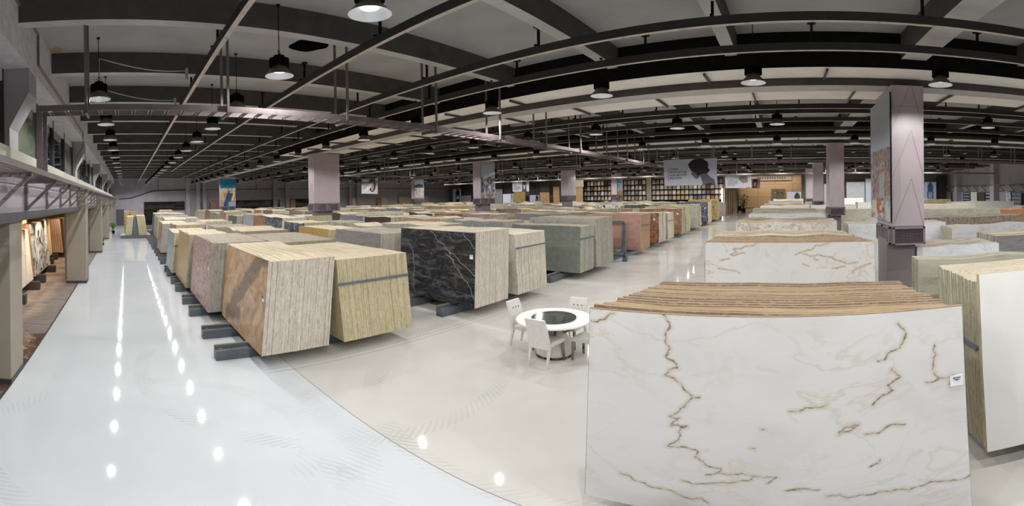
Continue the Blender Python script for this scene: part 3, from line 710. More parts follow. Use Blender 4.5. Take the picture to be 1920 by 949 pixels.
# boards standing along the back wall: (x0, y0, x1, y1) on the photograph, in front of the back wall
def board(px, Y, mat_or_fn, label, z0=None, nm='display_board', nx=40, ny=30):
    a = on_y(px[0], px[1], Y); b2 = on_y(px[2], px[3], Y); zb = b2[2] if z0 is None else z0
    zf = 0 if zb < 2 else zb; m = MB(); m.box(a[0], b2[0], Y, Y+.1, zf, a[2]); o = (a[0], Y, zb)
    if callable(mat_or_fn):
        r = m.build(nm, M['black'], None, o); picture('print', [(a[0], Y-.01, a[2]), (b2[0], Y-.01, a[2]), (b2[0], Y-.01, zb), (a[0], Y-.01, zb)], nx, ny, mat_or_fn, r, o)
    else: r = m.build(nm, M[mat_or_fn], None, o)
    tag(r, label, 'display board'); return r
def slats(px, Y, label):
    a = on_y(px[0], px[1], Y); b2 = on_y(px[2], px[3], Y); m = MB(); x = a[0]
    m.box(a[0], b2[0], Y+.1, Y+.15, 0, a[2], 0)
    while x < b2[0]: m.box(x, x+.16, Y, Y+.1, 0, a[2], 0); x += .34
    r = m.build('slatted_screen', M['frame'], None, (a[0], Y, 0)); tag(r, label, 'screen'); return r
YK = 54.8
slats((864, 343, 884, 380), YK, 'dark slatted screen beside the bearded man board'); slats((942, 339, 960.5, 380), YK, 'dark slatted screen left of the yellow marble board'); slats((992, 339, 1012, 385), YK, 'dark slatted screen right of the yellow marble board')
board((849,355,864.5,379), YK-.3, front_face('1d2430', 'b9cbd8', 'c4ccd4', .6, True, '20242c', 1.0), 'board with a bearded man beside the dark slatted screen', 1.0)
board((865,367,883,379), YK-.3, 'granite_grey', 'grey concrete looking stone board at the back wall', 1.0)
board((925,355,942,378), YK-.3, 'granite_grey', 'mottled grey stone board just right of the quarry banner', 1.0)
board((925,340,942,355), YK-.1, 'darkbrown', 'dark brown board above the mottled grey stone board')
board((943,364,963,377), YK-.3, front_face('6f93b8', '9dbdd8', 'dfe5ea', .85), 'white board with a pale blue face, left of the yellow marble', 1.0)
board((963.3,360,985,377), YK-.4, 'onyx', 'yellow marble board under the hanging sign at the back', 1.0)
board((993.5,366,1011,377), YK-.3, front_face('222b3e', '7d8fb0', 'b7bdd0', .78, asp=1.6), 'white board with a dark blue hooded face at the back', 1.0)
board((1012,342,1030,361), YK-.2, 'darkbrown', 'olive brown stone board at the back, above a travertine board', 3.6)
board((1012,361,1030,383), YK-.3, 'granite_tan', 'tan travertine board at the back wall left of the lit niche', .5)
board((1037,350,1049,374), YK-.1, 'granite_tan', 'lit speckled stone board left of the third column', 1.5)
board((1079,350,1093,374), YK-.1, 'granite_tan', 'lit speckled stone board right of the third column', 1.5)
board((1075,338,1094,350), YK-.2, 'w_warm', 'pale fascia board above the lit speckled stone, by the sample racks')
board((1445.5,354.5,1473,378), 54.5, 'patchwork', 'dark brown and cream patterned stone board by the annex', .5)
board((1475.5,360,1502.5,377), 54.3, lambda U, V: head(U, V, .72, .45, .7, '4a4350', '7c7684', 'cdd3dc'), 'white lit board with a dark head, beside the patterned stone board', .5)
board((1587,341.5,1621.5,373), 54.3, 'w_cool', 'large white marble board between the two right columns', .5)
board((1622.5,335,1642,373), 54.2, front_face('5d6c90', '8fa3c4', 'cfd6de', .98), 'tall white board with a blue figure, left of the near right column', .5)
board((1733,341.5,1755.5,371), 54.3, front_face('4a5f86', 'a9bbd8', 'c3d0e6', .5, asp=1.0), 'pale board with a blue tinted sleeping face, right of the near column', .5)
board((1545,345,1552,372), 54.3, 'w_cool', 'narrow white marble board glimpsed left of the second right column', .5)
slats((1757, 330, 1775, 380), YK, 'dark slatted screen at the right end of the back wall')
# annex: sign fascia, hanging display slabs, planter, dark table and chairs
m = MB(); m.box(-6.9, 1.2, 73.5, 73.7, 5.0, 5.75); r = m.build('fascia_sign', plain('fascia_grey', '8c8480', .5)); tag(r, 'long grey fascia sign over the annex opening with small dark letters', 'sign')
for k in range(12): 
    m2 = MB(); x = -4.6+k*.42; m2.box(x, x+.2, 73.47, 73.5, 5.3, 5.54)
    if k % 3 == 1: m2.box(x+.05, x+.12, 73.46, 73.47, 5.36, 5.48)
    m2.build('letter', M['ink'], r)
for k, (y, mt, nm) in enumerate([(57.8, 'onyx', 'gold'), (60, 'granite_grey', 'grey'), (62.2, 'redplain', 'orange brown'), (64.4, 'cream', 'cream'), (66.8, 'w_cool', 'white'), (69.0, 'darkbrown', 'dark')]):
    m = MB(); m.box(-7.55, -7.45, y, y+1.0, .3, 3.4); m.box(-7.6, -7.5, y-.1, y+1.1, 0, .3); o = m.build('display_slab', M[mt], None, (-7.5, y, 0)); tag(o, '%s tall display slab on the left side of the annex' % nm, 'stone slab', 'slabs along the annex wall')
a = on_z(1398, 396, 0); pl = empty('potted_plant', (-6.4, 67, 0)); tag(pl, 'green leafy plant in a dark pot inside the annex', 'plant'); og = (-6.4, 67, 0)
m = MB(); m.lathe([(.25, 0), (.35, .5), (.3, .5), (.28, .4)], 14, og, cap=True); m.build('pot', M['black'], pl, og)
m = MB(); rr = random.Random(3)
for k in range(40):
    an = rr.random()*6.28; h = .8+rr.random()*1.9; r0 = .1+rr.random()*.45; x, y, z = og[0]+r0*math.cos(an), og[1]+r0*math.sin(an), h
    m.tube([(og[0], og[1], .45), (og[0]+(x-og[0])*.5, og[1]+(y-og[1])*.5, z*.8), (x, y, z)], .012, 4)
    ca, sa = math.cos(an), math.sin(an); m.add([(x, y, z+.05), (x+.28*ca-.12*sa, y+.28*sa+.12*ca, z), (x+.45*ca, y+.45*sa, z-.18), (x+.28*ca+.12*sa, y+.28*sa-.12*ca, z)], [(0,1,2,3)])
m.build('leaves', M['leaf'], pl, og)
a = on_z(1408, 399, 0); ay = min(a[1], 64); m = MB(); m.box(a[0]-1.3, a[0]+1.3, ay-.5, ay+.5, .7, .76); m.box(a[0]-1.1, a[0]-1.0, ay-.4, ay+.4, 0, .7); m.box(a[0]+1.0, a[0]+1.1, ay-.4, ay+.4, 0, .7)
tag(m.build('low_table', M['black'], None, (a[0], ay, 0)), 'black reception table inside the annex', 'table')
for k, dx in enumerate((-1.7, 1.8)):
    m = MB(); x = a[0]+dx; m.box(x-.3, x+.3, ay-.3, ay+.3, .35, .5); m.box(x-.3, x+.3, ay+.2, ay+.3, .5, 1.0)
    for sx in (-.27, .23):
        for sy in (-.28, .22): m.box(x+sx, x+sx+.05, ay+sy, ay+sy+.05, 0, .35)
    tag(m.build('armchair', M['black'], None, (x, ay, 0)), 'dark armchair at the %s end of the annex table' % ('left', 'right')[k], 'chair')

# ------------------------------------------------------------------ sample racks along the back wall
SAMP = ['b3a283', 'a3927a', '7a6b58', 'c4bba9', '574b40', '96928b', '363e46', 'b08a48', '86604a', 'cfccc6', '70757a', '9c805e', '908878', '45413d', 'afa99e', '9a553c']
SM = []
for k, c in enumerate(SAMP):
    tt = NT('sample_%d' % k); c4 = srgb(c); v = tt.noise(tt.coords(), 6, 7, .65, 1); SM.append(tt.out(tt.ramp(v, [(.3, tuple(x*.7 for x in c4[:3])+(1,)), (.7, tuple(min(1, x*1.15) for x in c4[:3])+(1,))]), .35))
NMS = ['sand', 'fawn', 'brown', 'ivory', 'dark brown', 'light grey', 'slate blue', 'amber', 'rust', 'white', 'mid grey', 'caramel', 'stone grey', 'charcoal', 'pale grey', 'orange red']
rack_spans = [(1094, 1146), (1169, 1211), (1222, 1356)]; YR = 55.6
colx = 0
for ri, (pa, pb) in enumerate(rack_spans):
    xa = on_y(pa, 350, YR)[0]; xb = on_y(pb, 350, YR)[0]; n = max(2, round((xb-xa)/.585)); w = (xb-xa)/n
    rk = MB(); rk.box(xa, xb, YR+.3, YR+.33, 0, 5.0)
    for k in range(n+1): rk.box(xa+k*w-.03, xa+k*w+.03, YR-.1, YR+.3, 0, 5.0)
    for z in [1.45+.71*j for j in range(6)]: rk.box(xa, xb, YR-.1, YR+.3, z-.05, z+.05)
    tag(rk.build('sample_rack', M['black'], None, (xa, YR, 0)), 'black grid rack of stone samples, %s' % ('left of the sand banner', 'between the sand banner and the pilaster', 'long one behind the large sign')[ri], 'rack')
    for k in range(n):
        colx += 1
        for j in range(5):
            if j == 0: continue
            ci = RND.choice([0,0,0,1,1,1,2,2,3,3,3,4,5,5,6,7,8,9,9,10,10,11,12,12,13,14,14,14,15] if j < 4 else [0,1,2,3,4,6,13,12]); z = 1.5+.71*j
            m = MB(); x0 = xa+k*w+.05; x1 = xa+(k+1)*w-.05; m.hexa([(x0, YR-.02, z), (x1, YR-.02, z), (x1, YR+.0, z), (x0, YR+.0, z), (x0, YR+.12, z+.6), (x1, YR+.12, z+.6), (x1, YR+.14, z+.6), (x0, YR+.14, z+.6)])
            o = m.build('sample_tile', SM[ci], None, (x0, YR, z))
            tag(o, '%s stone sample, %s column from the left, %s shelf down' % (NMS[ci], ORD[colx], ORD[5-j]), 'stone sample', 'samples in the back racks')
mb = MB(); a = on_y(1211.8, 350, 55.5)[0]; b2 = on_y(1221.2, 350, 55.5)[0]; mb.box(a, b2, 55.5, 56, 0, 6); struct(mb.build('wall_pilaster', M['pillar'], origin=(a, 55.3, 0)))
mb = MB(); b2 = on_y(1357.5, 350, 55.6)[0]; mb.box(b2, -7.75, 55.35, 55.95, 0, 5.6); struct(mb.build('wall_pilaster', M['pillar'], origin=(b2, 55.3, 0)))

# ------------------------------------------------------------------ ceiling rails, hanging trays
RY = [1.48, 3.76, 6.07, 7.46]
for g in COLY: RY += [g+2.9, g+3.7, g+5.3, g+7.6, g+9.9]
RY = [y for y in RY if y < YB-.5 and not 38 < y < 40.5]
for i, y in enumerate(RY):
    xe = {0: XL, 1: -36}.get(i, -46 if i < 5 else -54)
    r = empty('ceiling_rail', (0, y, 5.6)); og = (0, y, 5.6)
    m = MB(); m.box(xe, XR, y-.04, y+.04, 5.6, 5.75); 
    if i < 6:
        X = 6.0
        while X > -30: m.lathe([(.012, -.003), (.012, 0)], 6, (X, y, 5.6)); X -= .93
    m.m = [1 if k % 6 == 0 and k < 6 else 0 for k in range(len(m.m))]
    m.build('channel', [M['rail'], plain('rail_underside_lit', 'b5aca0', .5)] if i == 0 else [M['rail'], bpy.data.materials['rail_underside_lit']], r, og)  # same metal all over; paler underside has the floor bounce painted in
    X = -1.0+1.5*(i % 2); k = 0
    while X > xe and k < (16 if i < 8 else 7):
        m = MB(); m.box(X-.02, X+.02, y+.05, y+.09, 5.7, 6.2); m.box(X-.07, X+.07, y+.02, y+.12, 6.15, 6.19); m.box(X-.02, X+.02, y-.05, y+.09, 5.75, 5.79)
        m.build('hanger', M['black'], r, og); X -= 3.0 if i < 8 else 6; k += 1
    if i < 8:
        X = 2.0+1.5*(i % 2)
        while X < 8:
            m = MB(); m.box(X-.02, X+.02, y+.05, y+.09, 5.7, 6.2); m.box(X-.07, X+.07, y+.02, y+.12, 6.15, 6.19); m.build('hanger', M['black'], r, og); X += 3.0
    tag(r, 'dark steel ceiling rail running along the hall, %s from the left wall' % ORD[i+1], 'rail', 'long rails under the ceiling')
# ladder tray crossing the left aisle and running into the hall
def ladder(axis, c, a, b2, z, w, step, name, label, rod_pos, par=None, rodtop=6.5):
    og = ((c, a, z) if axis == 'y' else (a, c, z)); r = empty(name, og)
    def bxx(m, u0, u1, s0, s1, z0, z1):
        if axis == 'y': m.box(c+s0, c+s1, u0, u1, z0, z1)
        else: m.box(u0, u1, c+s0, c+s1, z0, z1)
    for s in (-1, 1):
        m = MB(); s0, s1 = sorted((s*w/2, s*(w/2-.02))); bxx(m, a, b2, s0, s1, z, z+.1); m.build('side_rail', M['tray'], r, og)
    m = MB(); u = a+.1
    while u < b2:
        bxx(m, u, u+.02, -w/2, w/2, z+.005, z+.03); bxx(m, u+.05, u+.065, -w/2, w/2, z+.005, z+.03); u += step
    for s in (-.1, 0, .1): bxx(m, a, b2, s-.006, s+.006, z+.03, z+.042)
    m.build('rungs', M['tray'], r, og)
    for u in rod_pos:
        for s in (-1, 1):
            m = MB(); bxx(m, u-.02, u+.02, s*(w/2+.03)-.02, s*(w/2+.03)+.02, z-.05, rodtop); m.build('hanger_rod', M['tray'], r, og)
        m = MB(); bxx(m, u-.02, u+.02, -w/2-.05, w/2+.05, z-.05, z-.01); m.build('cross_bar', M['tray'], r, og)
    tag(r, label, 'cable tray'); return r, og
r, og = ladder('y', -7.1, -1.35, 24.0, 4.58, .42, .27, 'cable_ladder', 'hanging ladder cable tray crossing from the left wall deep into the hall', [-.62+2.3*k for k in range(11)])
m = MB()
for s in (-1, 1): m.box(-7.1+s*.21-.01, -7.1+s*.21+.01, -1.42, -1.32, 3.55, 4.68)
z = 3.65
while z < 4.6: m.box(-7.31, -6.89, -1.4, -1.38, z, z+.02); m.box(-7.31, -6.89, -1.4, -1.38, z+.05, z+.065); z += .22
m.build('drop_section', M['tray'], r, og)
ladder('x', 24.2, -50, XR-2, 4.70, .42, .5, 'cable_ladder', 'hanging ladder cable tray running sideways behind the large portrait sign', [-48+2.2*k for k in range(31)])
ladder('x', 38.0, -40, XR-2, 4.62, .4, .6, 'cable_ladder', 'distant hanging ladder cable tray running sideways near the back wall', [-38+2.6*k for k in range(22)])
ladder('y', -24.5, 14, 23.9, 4.58, .4, .5, 'cable_ladder', 'hanging ladder cable tray running in depth above the middle rows', [15+2.4*k for k in range(4)])

# ------------------------------------------------------------------ high-bay lamps
HANG = {}
def hang(L):
    L = round(L, 2)
    if L not in HANG:
        m = MB(); m.tube([(0,0,.36), (0,0,.42), (0,0,L)], .008, 6); m.tube([(.0,.0,.38), (.05,0,.42), (0,0,.48), (-.05,0,.42), (0,0,.38)], .007, 5); m.lathe([(.035, L-.03), (.035, L)], 8, cap=True)
        o = m.build('hanger', M['black'], shear=False); HANG[L] = o.data; bpy.data.objects.remove(o)
    return HANG[L]
def hang_z(X, y):
    for g in COLY:
        if g-.2 <= y <= g+.4: return 5.56
        if (g-1.1 <= y <= g+2.2) and X > (-24 if g < 12 else -45): return 5.74
    if 2.45 <= X <= 3.0: return 5.95
    if any(b-.25 <= X <= b for b in bx): return 6.05
    return ZC
def make_lamp():
    r = empty('high_bay_lamp', (0,0,0))
    m = MB(); m.lathe([(.05, .30), (.11, .30), (.11, .17), (.05, .17)], 20, cap=True)
    for k in range(28):
        a = 2*PI*k/28; ca, sa = math.cos(a), math.sin(a)
        m.bar((.1*ca, .1*sa, .23), (.165*ca, .165*sa, .23), .008, .15)
    m.lathe([(.09, .36), (.09, .30)], 16, cap=True)
    m.build('heat_sink', M['black'], r, shear=False)
    m = MB(); m.lathe([(.11, .17), (.125, .13), (.2, .045), (.235, 0), (.238, -.006)], 32); m.build('reflector', M['refl'], r, shear=False, smooth=True)
    m = MB(); m.lathe([(.08, .12), (.12, .118), (.195, .04), (.232, 0), (.238, -.006)], 32); m.build('inner_reflector', M['refl_in'], r, shear=False, smooth=True)
    m = MB(); m.lathe([(.001, .075), (.1, .075)], 20); m.build('led_panel', M['lens'], r, shear=False)
    h = bpy.data.objects.new('hanger', hang(.85)); COL.objects.link(h); h.parent = r
    l = bpy.data.lights.new('lamp_light', 'SPOT'); l.energy = LAMP_W; l.spot_size = math.radians(164); l.spot_blend = .3; l.shadow_soft_size = .035; l.color = (1.0, .993, .985)
    lo = bpy.data.objects.new('lamp_light', l); COL.objects.link(lo); lo.parent = r; lo.location = (0, 0, -.03)
    return r
proto = make_lamp(); used = False
ROWS = [(-.52, [8.4, 5.5, 2.6, -.3, -2.9] + [-8.7-2.95*k for k in range(16)]), (2.5, [7.4, 4.6, 1.8, -1.0] + [-3.78-2.8*k for k in range(19)]), (8.12, [12.1, 9.1, 6.0, 3.0, -.56] + [-3.7-3.05*k for k in range(17)]),
        (13.4, [16.4, 13.3, 10.1, 6.6, 3.3, -.2] + [-3.4-2.95*k for k in range(17)])]
for y in (19.0, 25.2, 30.2, 37.2, 41.4, 44.0, 50.8): ROWS.append((y, [12.8, 9.7, 6.55, 3.1, -.3] + [-3.5-3.05*k for k in range(16)] if y < 40 else [15.9, 12.8, 9.7, 6.55, 3.1, -.3] + [-3.5-3.05*k for k in range(16)]))
def in_frame(X, y, z):
    d = R3.transposed() @ (S((X, y, z)) - Vector((0, 0, H))); d.normalize()
    return 0 <= XC + F*math.atan2(d.x, d.y) <= 1920 and Y0 - F*math.asin(d.z) >= 0
for j, (y, xs) in enumerate(ROWS):
    nth = 0; out = 0
    for k, X in enumerate(xs):
        if (j, k) == (-1, 99): continue
        o = proto if not used else copy_tree(proto); used = True
        o.location = S((X, y, 5.2)); o.rotation_euler.z = RND.random()*6
        for ch in o.children:
            if ch.name.startswith('hanger'): ch.data = hang(hang_z(X, y)-5.2)
        if in_frame(X, y, 5.2): nth += 1; lb = 'black high-bay pendant lamp, %s from the right in the %s lamp row from left wall' % (ORD[nth], ORD[j+1])
        else: out += 1; lb = 'black high-bay pendant lamp beyond the frame, %s one in the %s lamp row' % (ORD[out], ORD[j+1])
        tag(o, lb, 'lamp', 'high-bay lamps in rows under the ceiling')
# loose grey conduits between a few lamps and the ceiling
for k, (pa, pb, zz, lb) in enumerate([((186,110), (350,128), 5.97, 'upper loose grey conduit sagging over the left aisle'), ((194,168), (328,184), 5.97, 'lower loose grey conduit sagging over the left aisle')]):
    a = on_z(*pa, zz); b2 = on_z(*pb, zz); m = MB(); pts = [(a[0], a[1], 5.6)]
    for i in range(9): t_ = i/8; pts.append((a[0]+(b2[0]-a[0])*t_, a[1]+(b2[1]-a[1])*t_, zz-.14*math.sin(t_*2.7)*1.0))
    m.tube(pts, .012, 6); m.box(b2[0]-.03, b2[0]+.03, b2[1]-.03, b2[1]+.03, 5.7, zz)
    tag(m.build('conduit', M['cable'], None, (a[0], a[1], zz)), lb, 'cable')
m = MB(); m.tube([(-1.5, -1.60, 6.4), (-8.0, -1.60, 6.4), (-8.0, -1.60, 5.75), (-9.5, -1.60, 5.72), (-16.3, -1.60, 5.72), (-16.3, -1.60, 5.2), (-16.3, -1.8, 4.9), (-16.3, -1.95, 4.1)], .03, 8)
struct(m.build('trim_pipe', M['tray']))

# ------------------------------------------------------------------ slab bundles and their racks
def outline(rs, W, hgt, jag, rag):
    """irregular outline of one bundle, shared by its slabs: left and right x at a few heights, top z at a few x"""
    zl = [rs.uniform(-jag, jag)*.6 for _ in range(5)]; zr = [rs.uniform(-jag, jag)*.6 for _ in range(5)]; zt = [rs.uniform(-jag, jag) for _ in range(6)]
    return zl, zr, zt
def slab_mesh(m, x0, x1, z0, z1, y, t, lean, sgn, ol, rs, jit, mats=(0,1,2,3), polished=False, zref=None):
    zl, zr, zt = ol; n = 4; L = []; Rr = []; T = []
    jl, jr, jt = rs.uniform(-jit, jit), rs.uniform(-jit, jit), rs.uniform(-jit, jit)*(.9 if x0 > -2 else .2)
    hh = z1-z0
    for k in range(5): L.append((x0+zl[k]+jl+rs.uniform(-jit, jit)*.3, z0+hh*k/4))
    for k in range(1, 5): T.append((x0+(x1-x0)*k/5, z1+zt[k]+jt+rs.uniform(-jit, jit)*.3))
    for k in range(4, -1, -1): Rr.append((x1+zr[k]+jr+rs.uniform(-jit, jit)*.3, z0+hh*k/4))
    L[4] = (L[4][0], z1+zt[0]+jt); Rr[0] = (Rr[0][0], z1+zt[5]+jt)
    prof = L+T+Rr; np_ = len(prof); b = len(m.v)
    for d in (0, t):
        for (x, z) in prof: m.v.append((x, y+sgn*d+sgn*lean*(z-z0), z))
    face_f, edge_i, top_i, back_i = mats
    f0 = tuple(range(b, b+np_)); f1 = tuple(range(b+np_, b+2*np_))
    if sgn > 0: m.f += [f0[::-1] if False else f0[::-1], f1]; 
    else: m.f += [f0, f1[::-1]]
    m.m += [face_f, back_i]
    for k in range(np_):
        q = (b+k, b+np_+k, b+np_+(k+1) % np_, b+(k+1) % np_)
        m.f.append(q if sgn < 0 else q[::-1]); m.m.append(top_i if 4 <= k < 9 else edge_i)
TAGN = [0]
def veinface(x0, x1, z0, z1, y, lean, lines, mat, parent, og, dens=.011, side=1, slant=0.0):
    nx = int((x1-x0)/dens); nz = int((z1-z0)/dens); xs = np.linspace(x0, x1, nx+1); zs = np.linspace(z0, z1, nz+1); A, B_ = np.meshgrid(xs, zs); B_ = z0 + (B_-z0)*(1+slant*(A-x0)/(x1-x0)/(z1-z0))
    d = seg_dist(A, B_, lines); Yv = y - side*.002 + side*lean*(B_-z0); W = np.stack([A-og[0]+SK*(Yv-og[1]), Yv-og[1], B_-og[2]], -1).reshape(-1, 3)
    idx = np.arange((nx+1)*(nz+1)).reshape(nz+1, nx+1); fs = np.stack([idx[:-1,:-1], idx[:-1,1:], idx[1:,1:], idx[1:,:-1]], -1).reshape(-1, 4)
    me = bpy.data.meshes.new('polished_face'); me.from_pydata(W.tolist(), [], fs.tolist()); a = me.attributes.new('vein', 'FLOAT', 'POINT'); a.data.foreach_set('value', d.astype(np.float32).ravel())
    me.materials.append(mat); me.update(); o = bpy.data.objects.new('polished_face', me); COL.objects.link(o); o.parent = parent; return o
def bundle(x0, x1, y, sgn, zt, thick, face, ed, tp, label, seed, n=12, split=False, lean=.085, jag=.03, jit=.012, tagpos=None, strap=None, z0=.27, lines=None, group='slab bundles on the racks', first_bigger=0.0, name='slab_bundle', taper=(0, 0), slant=0.0, back_up=0.0):
    """y: front face line at the foot; sgn +1 faces the aisle on the left-wall side, -1 faces away"""
    rs = random.Random(seed); ol = outline(rs, x1-x0, zt-z0, jag, jag); og = ((x0+x1)/2, y, 0)
    mats = [M[face], M['e_'+ed], M['t_'+tp], M['e_'+ed]]; t = thick/n
    if split:
        r = empty(name, og)
        for k in range(n):
            m = MB(); big = first_bigger if k == 0 else 0
            slab_mesh(m, x0-big+taper[0]*(k/n)**.7, x1+big-taper[1]*(k/n)**.7, z0, zt+(back_up if k else 0)+rs.uniform(0, .004), y+sgn*k*t, t*.975, lean, sgn, ol if k else ([0]*5, [0]*5, [slant*q/5 for q in range(6)]), rs, jit if k else .002)
            o = m.build('slab', mats, r, og)
        if lines is not None: veinface(x0-first_bigger+.004, x1+first_bigger-.004, z0+.002, zt-.004, y, lean, lines, M[face], r, og, slant=slant)
    else:
        m = MB()
        for k in range(1, n): slab_mesh(m, x0, x1, z0, zt, y+sgn*k*t, t*.93, lean, sgn, ol, rs, jit)
        r = m.build(name, mats, None, og)
        m = MB(); slab_mesh(m, x0, x1, z0, zt, y, t*.93, lean, sgn, ol, rs, jit*.3); m.build('front_slab', mats, r, og)
    if tagpos:
        u, v = tagpos; x = x0+(x1-x0)*u; z = z0+(zt-z0)*v; yy = y+sgn*lean*(z-z0)-sgn*.008; w = .055
        m = MB(); m.hexa([(x-w, yy-.002, z-w), (x+w, yy-.002, z-w), (x+w, yy+.002, z-w), (x-w, yy+.002, z-w), (x-w, yy-.002+.17*lean, z+w), (x+w, yy-.002+.17*lean, z+w), (x+w, yy+.002+.17*lean, z+w), (x-w, yy+.002+.17*lean, z+w)])
        g = m.build('paper_tag', M['paper'], r, og)
        m = MB()
        for q, (a_, b_, c_) in enumerate([(-.035, -.015, .03), (-.005, .03, .032), (-.03, .02, .015)]): m.box(x+a_, x+b_, yy-.006, yy-.003, z+c_, z+c_+.009)
        m.build('print_lines', M['ink'], g, og)
    if strap is not None:
        z, xx = strap; m = MB(); e = 1 if xx > 0 else -1; xe = (x1 if xx > 0 else x0)
        m.box(min(xe, xe+e*.03), max(xe, xe+e*.03), min(y, y+sgn*thick)+lean*(z-z0)*(1 if sgn > 0 else 0)-(0 if sgn > 0 else lean*(z-z0)), max(y, y+sgn*thick)+lean*(z-z0)*(1 if sgn > 0 else 0)-(0 if sgn > 0 else lean*(z-z0)), z-.02, z+.02)
        m.build('strap', M['strap'], r, og)
    tag(r, label, 'slab bundle', group); return r
def rack(x0, x1, yc, label, seed=0, full=True, y0=None, y1=None, col='steel'):
    og = ((x0+x1)/2, yc, 0); r = empty('slab_rack', og)
    y0 = yc-2.15 if y0 is None else y0; y1 = yc+2.0 if y1 is None else y1
    for X in (x1-.85, x1-2.25 if x1-x0 > 2.6 else x0+.45):
        m = MB(); m.box(X-.12, X+.12, y0, y1, 0, .2); m.box(X-.12, X-.03, y0, y1, .2, .26); m.box(X-.12, X+.02, y0+.06, y0+.14, .2, .215, m=1); m.box(X-.105, X-.045, y0, y1, .26, .275, m=1)
        m.build('base_beam', [M[col], plain('worn_wood_strip', '8a7a68', .8) if 'worn_wood_strip' not in bpy.data.materials else bpy.data.materials['worn_wood_strip']], r, og)
        for s in (-1, 1):
            m = MB(); m.bar((X, yc+s*.16, .2), (X, yc+s*.04, 1.7), .08, .07); m.build('upright', M[col], r, og)
    m = MB(); m.box((x1-2.3 if x1-x0 > 2.6 else x0+.4), x1-.8, yc-.06, yc+.06, 1.66, 1.74); m.build('top_rail', M[col], r, og)
    tag(r, label, 'rack', 'slab racks'); return r

RV = random.Random(77)
def rough(L, amp=.13, n=3):
    for _ in range(n):
        o = [L[0]]
        for a, b in zip(L[:-1], L[1:]):
            d = math.hypot(b[0]-a[0], b[1]-a[1]); o += [((a[0]+b[0])/2+RV.uniform(-1, 1)*amp*d*1.4, (a[1]+b[1])/2+RV.uniform(-1, 1)*amp*d), b]
        L = o
    return L
def lin(pts, Y, lean, z0=.27, ox=0, oy=0, sc=1.0):
    """a traced vein: pixels of an enlarged view -> x, z on the slab's face plane"""
    out = []
    for x, y in pts:
        px, py = ox+x/sc, oy+y/sc; yy = Y
        for _ in range(3): p = on_y(px, py, yy); yy = Y+lean*(p[2]-z0)
        out.append((p[0], p[2]))
    return rough(out)
A = dict(ox=1080, oy=500, sc=2.114); B2 = dict(ox=1480, oy=500, sc=2.114)
YF = 2.99
W1 = [lin(p, YF, .085, **A) for p in [[(345,190),(372,235),(355,290),(372,325),(355,355),(395,385),(405,402),(352,430),(385,440),(430,490),(490,520),(430,555),(370,595),(410,600),(375,630),(440,632),(405,655),(410,685),(362,712),(430,715),(485,735),(470,755),(520,790),(575,800),(515,825),(600,825),(700,830),(795,835),(760,860)],
      [(175,820),(240,850),(330,880),(420,910),(500,920),(525,940)], [(420,848),(600,858),(700,835)], [(60,215),(150,185)], [(690,720),(710,722)], [(735,645),(745,645)], [(830,888),(888,886)]]] + \
     [lin(p, YF, .085, **B2) for p in [[(430,225),(462,270),(450,300),(410,335),(380,370),(350,375)], [(405,405),(440,435),(390,470),(410,490),(370,510),(330,550)], [(545,460),(600,440),(650,430),(635,470)],
      [(0,575),(60,560),(145,550)], [(195,660),(275,625),(230,655),(195,668)], [(300,665),(380,640),(460,625)], [(320,795),(360,765)], [(0,885),(120,885)], [(150,910),(200,905),(230,920),(320,905),(410,890),(520,870),(640,850),(720,825)], [(575,310),(580,350),(570,400),(590,440)]]]
C_ = dict(ox=1360, oy=360, sc=5.93)
W2 = [lin(p, 8.05, .085, **C_) for p in [[(350,570),(290,600),(180,630),(90,640),(130,665),(60,700),(210,680)], [(1160,560),(1000,595),(960,640),(850,670),(780,700)], [(870,690),(1050,700),(1200,740),(1300,770),(1470,785)],
      [(1620,790),(1500,830),(1410,895)], [(1190,850),(1330,830)], [(-60,760),(40,745)], [(-80,850),(80,870),(160,905)], [(980,740),(1030,755)], [(860,800),(930,820)]]]
D_ = dict(ox=360, oy=430, sc=3.797)
T1 = [lin(p, 2.25, .09, **D_) for p in [[(250,590),(330,470),(400,340),(470,240),(530,200)], [(290,580),(330,600)]]]
E_ = dict(ox=740, oy=400, sc=3.955)
K1 = [lin(p, 7.64, .05, **E_) for p in [[(265,130),(330,210),(400,280),(440,375),(500,470),(540,510),(570,600),(600,670)], [(400,280),(480,360),(560,430),(610,470)], [(110,220),(140,300),(145,380),(140,480),(155,590)], [(510,150),(560,210),(620,280)], [(380,300),(440,350)]]]

# left field ------------------------------------------------------
LC = [(-10.16,-7.04), (-13.37,-10.45), (-16.5,-13.75), (-19.3,-16.85), (-23.2,-20.4), (-26.5,-23.7), (-30,-27.1), (-33.4,-30.5), (-36.7,-33.8), (-40.1,-37.2), (-43.5,-40.6), (-46.9,-44.0), (-50.2,-47.4), (-53.6,-50.8)]
LR = [3.75, 9.35, 14.6, 19.7, 24.8, 30.0, 35.3, 40.5, 45.7, 50.9]
tagp = (.93, .62)
spec = {}
def P(r, c, s, **k): spec[(r, c, s)] = k
P(1,1,'f', y=2.25, zt=2.03, th=1.33, face='tan', ed='pale', tp='tan', lines=T1, lean=.09, tagpos=(.955,.6), label='tan marble slab bundle with a dark diagonal band, nearest left of the aisle', jag=.02)
P(1,1,'b', y=5.62, zt=1.93, th=1.7, face='cream', ed='yellow', tp='tan', strap=(1.46, 1), label='yellowish slab bundle with blue strap, right behind the tan banded one', jag=.02)
P(1,2,'f', y=1.95, zt=2.05, th=1.4, face='red', ed='grey', tp='grey', tagpos=(.9,.62), label='red and white swirled marble slab bundle behind the tan banded one')
P(1,2,'b', y=5.7, zt=1.98, th=1.75, face='granite_brown', ed='olive', tp='grey', label='dull olive edged slab bundle behind the red swirled marble')
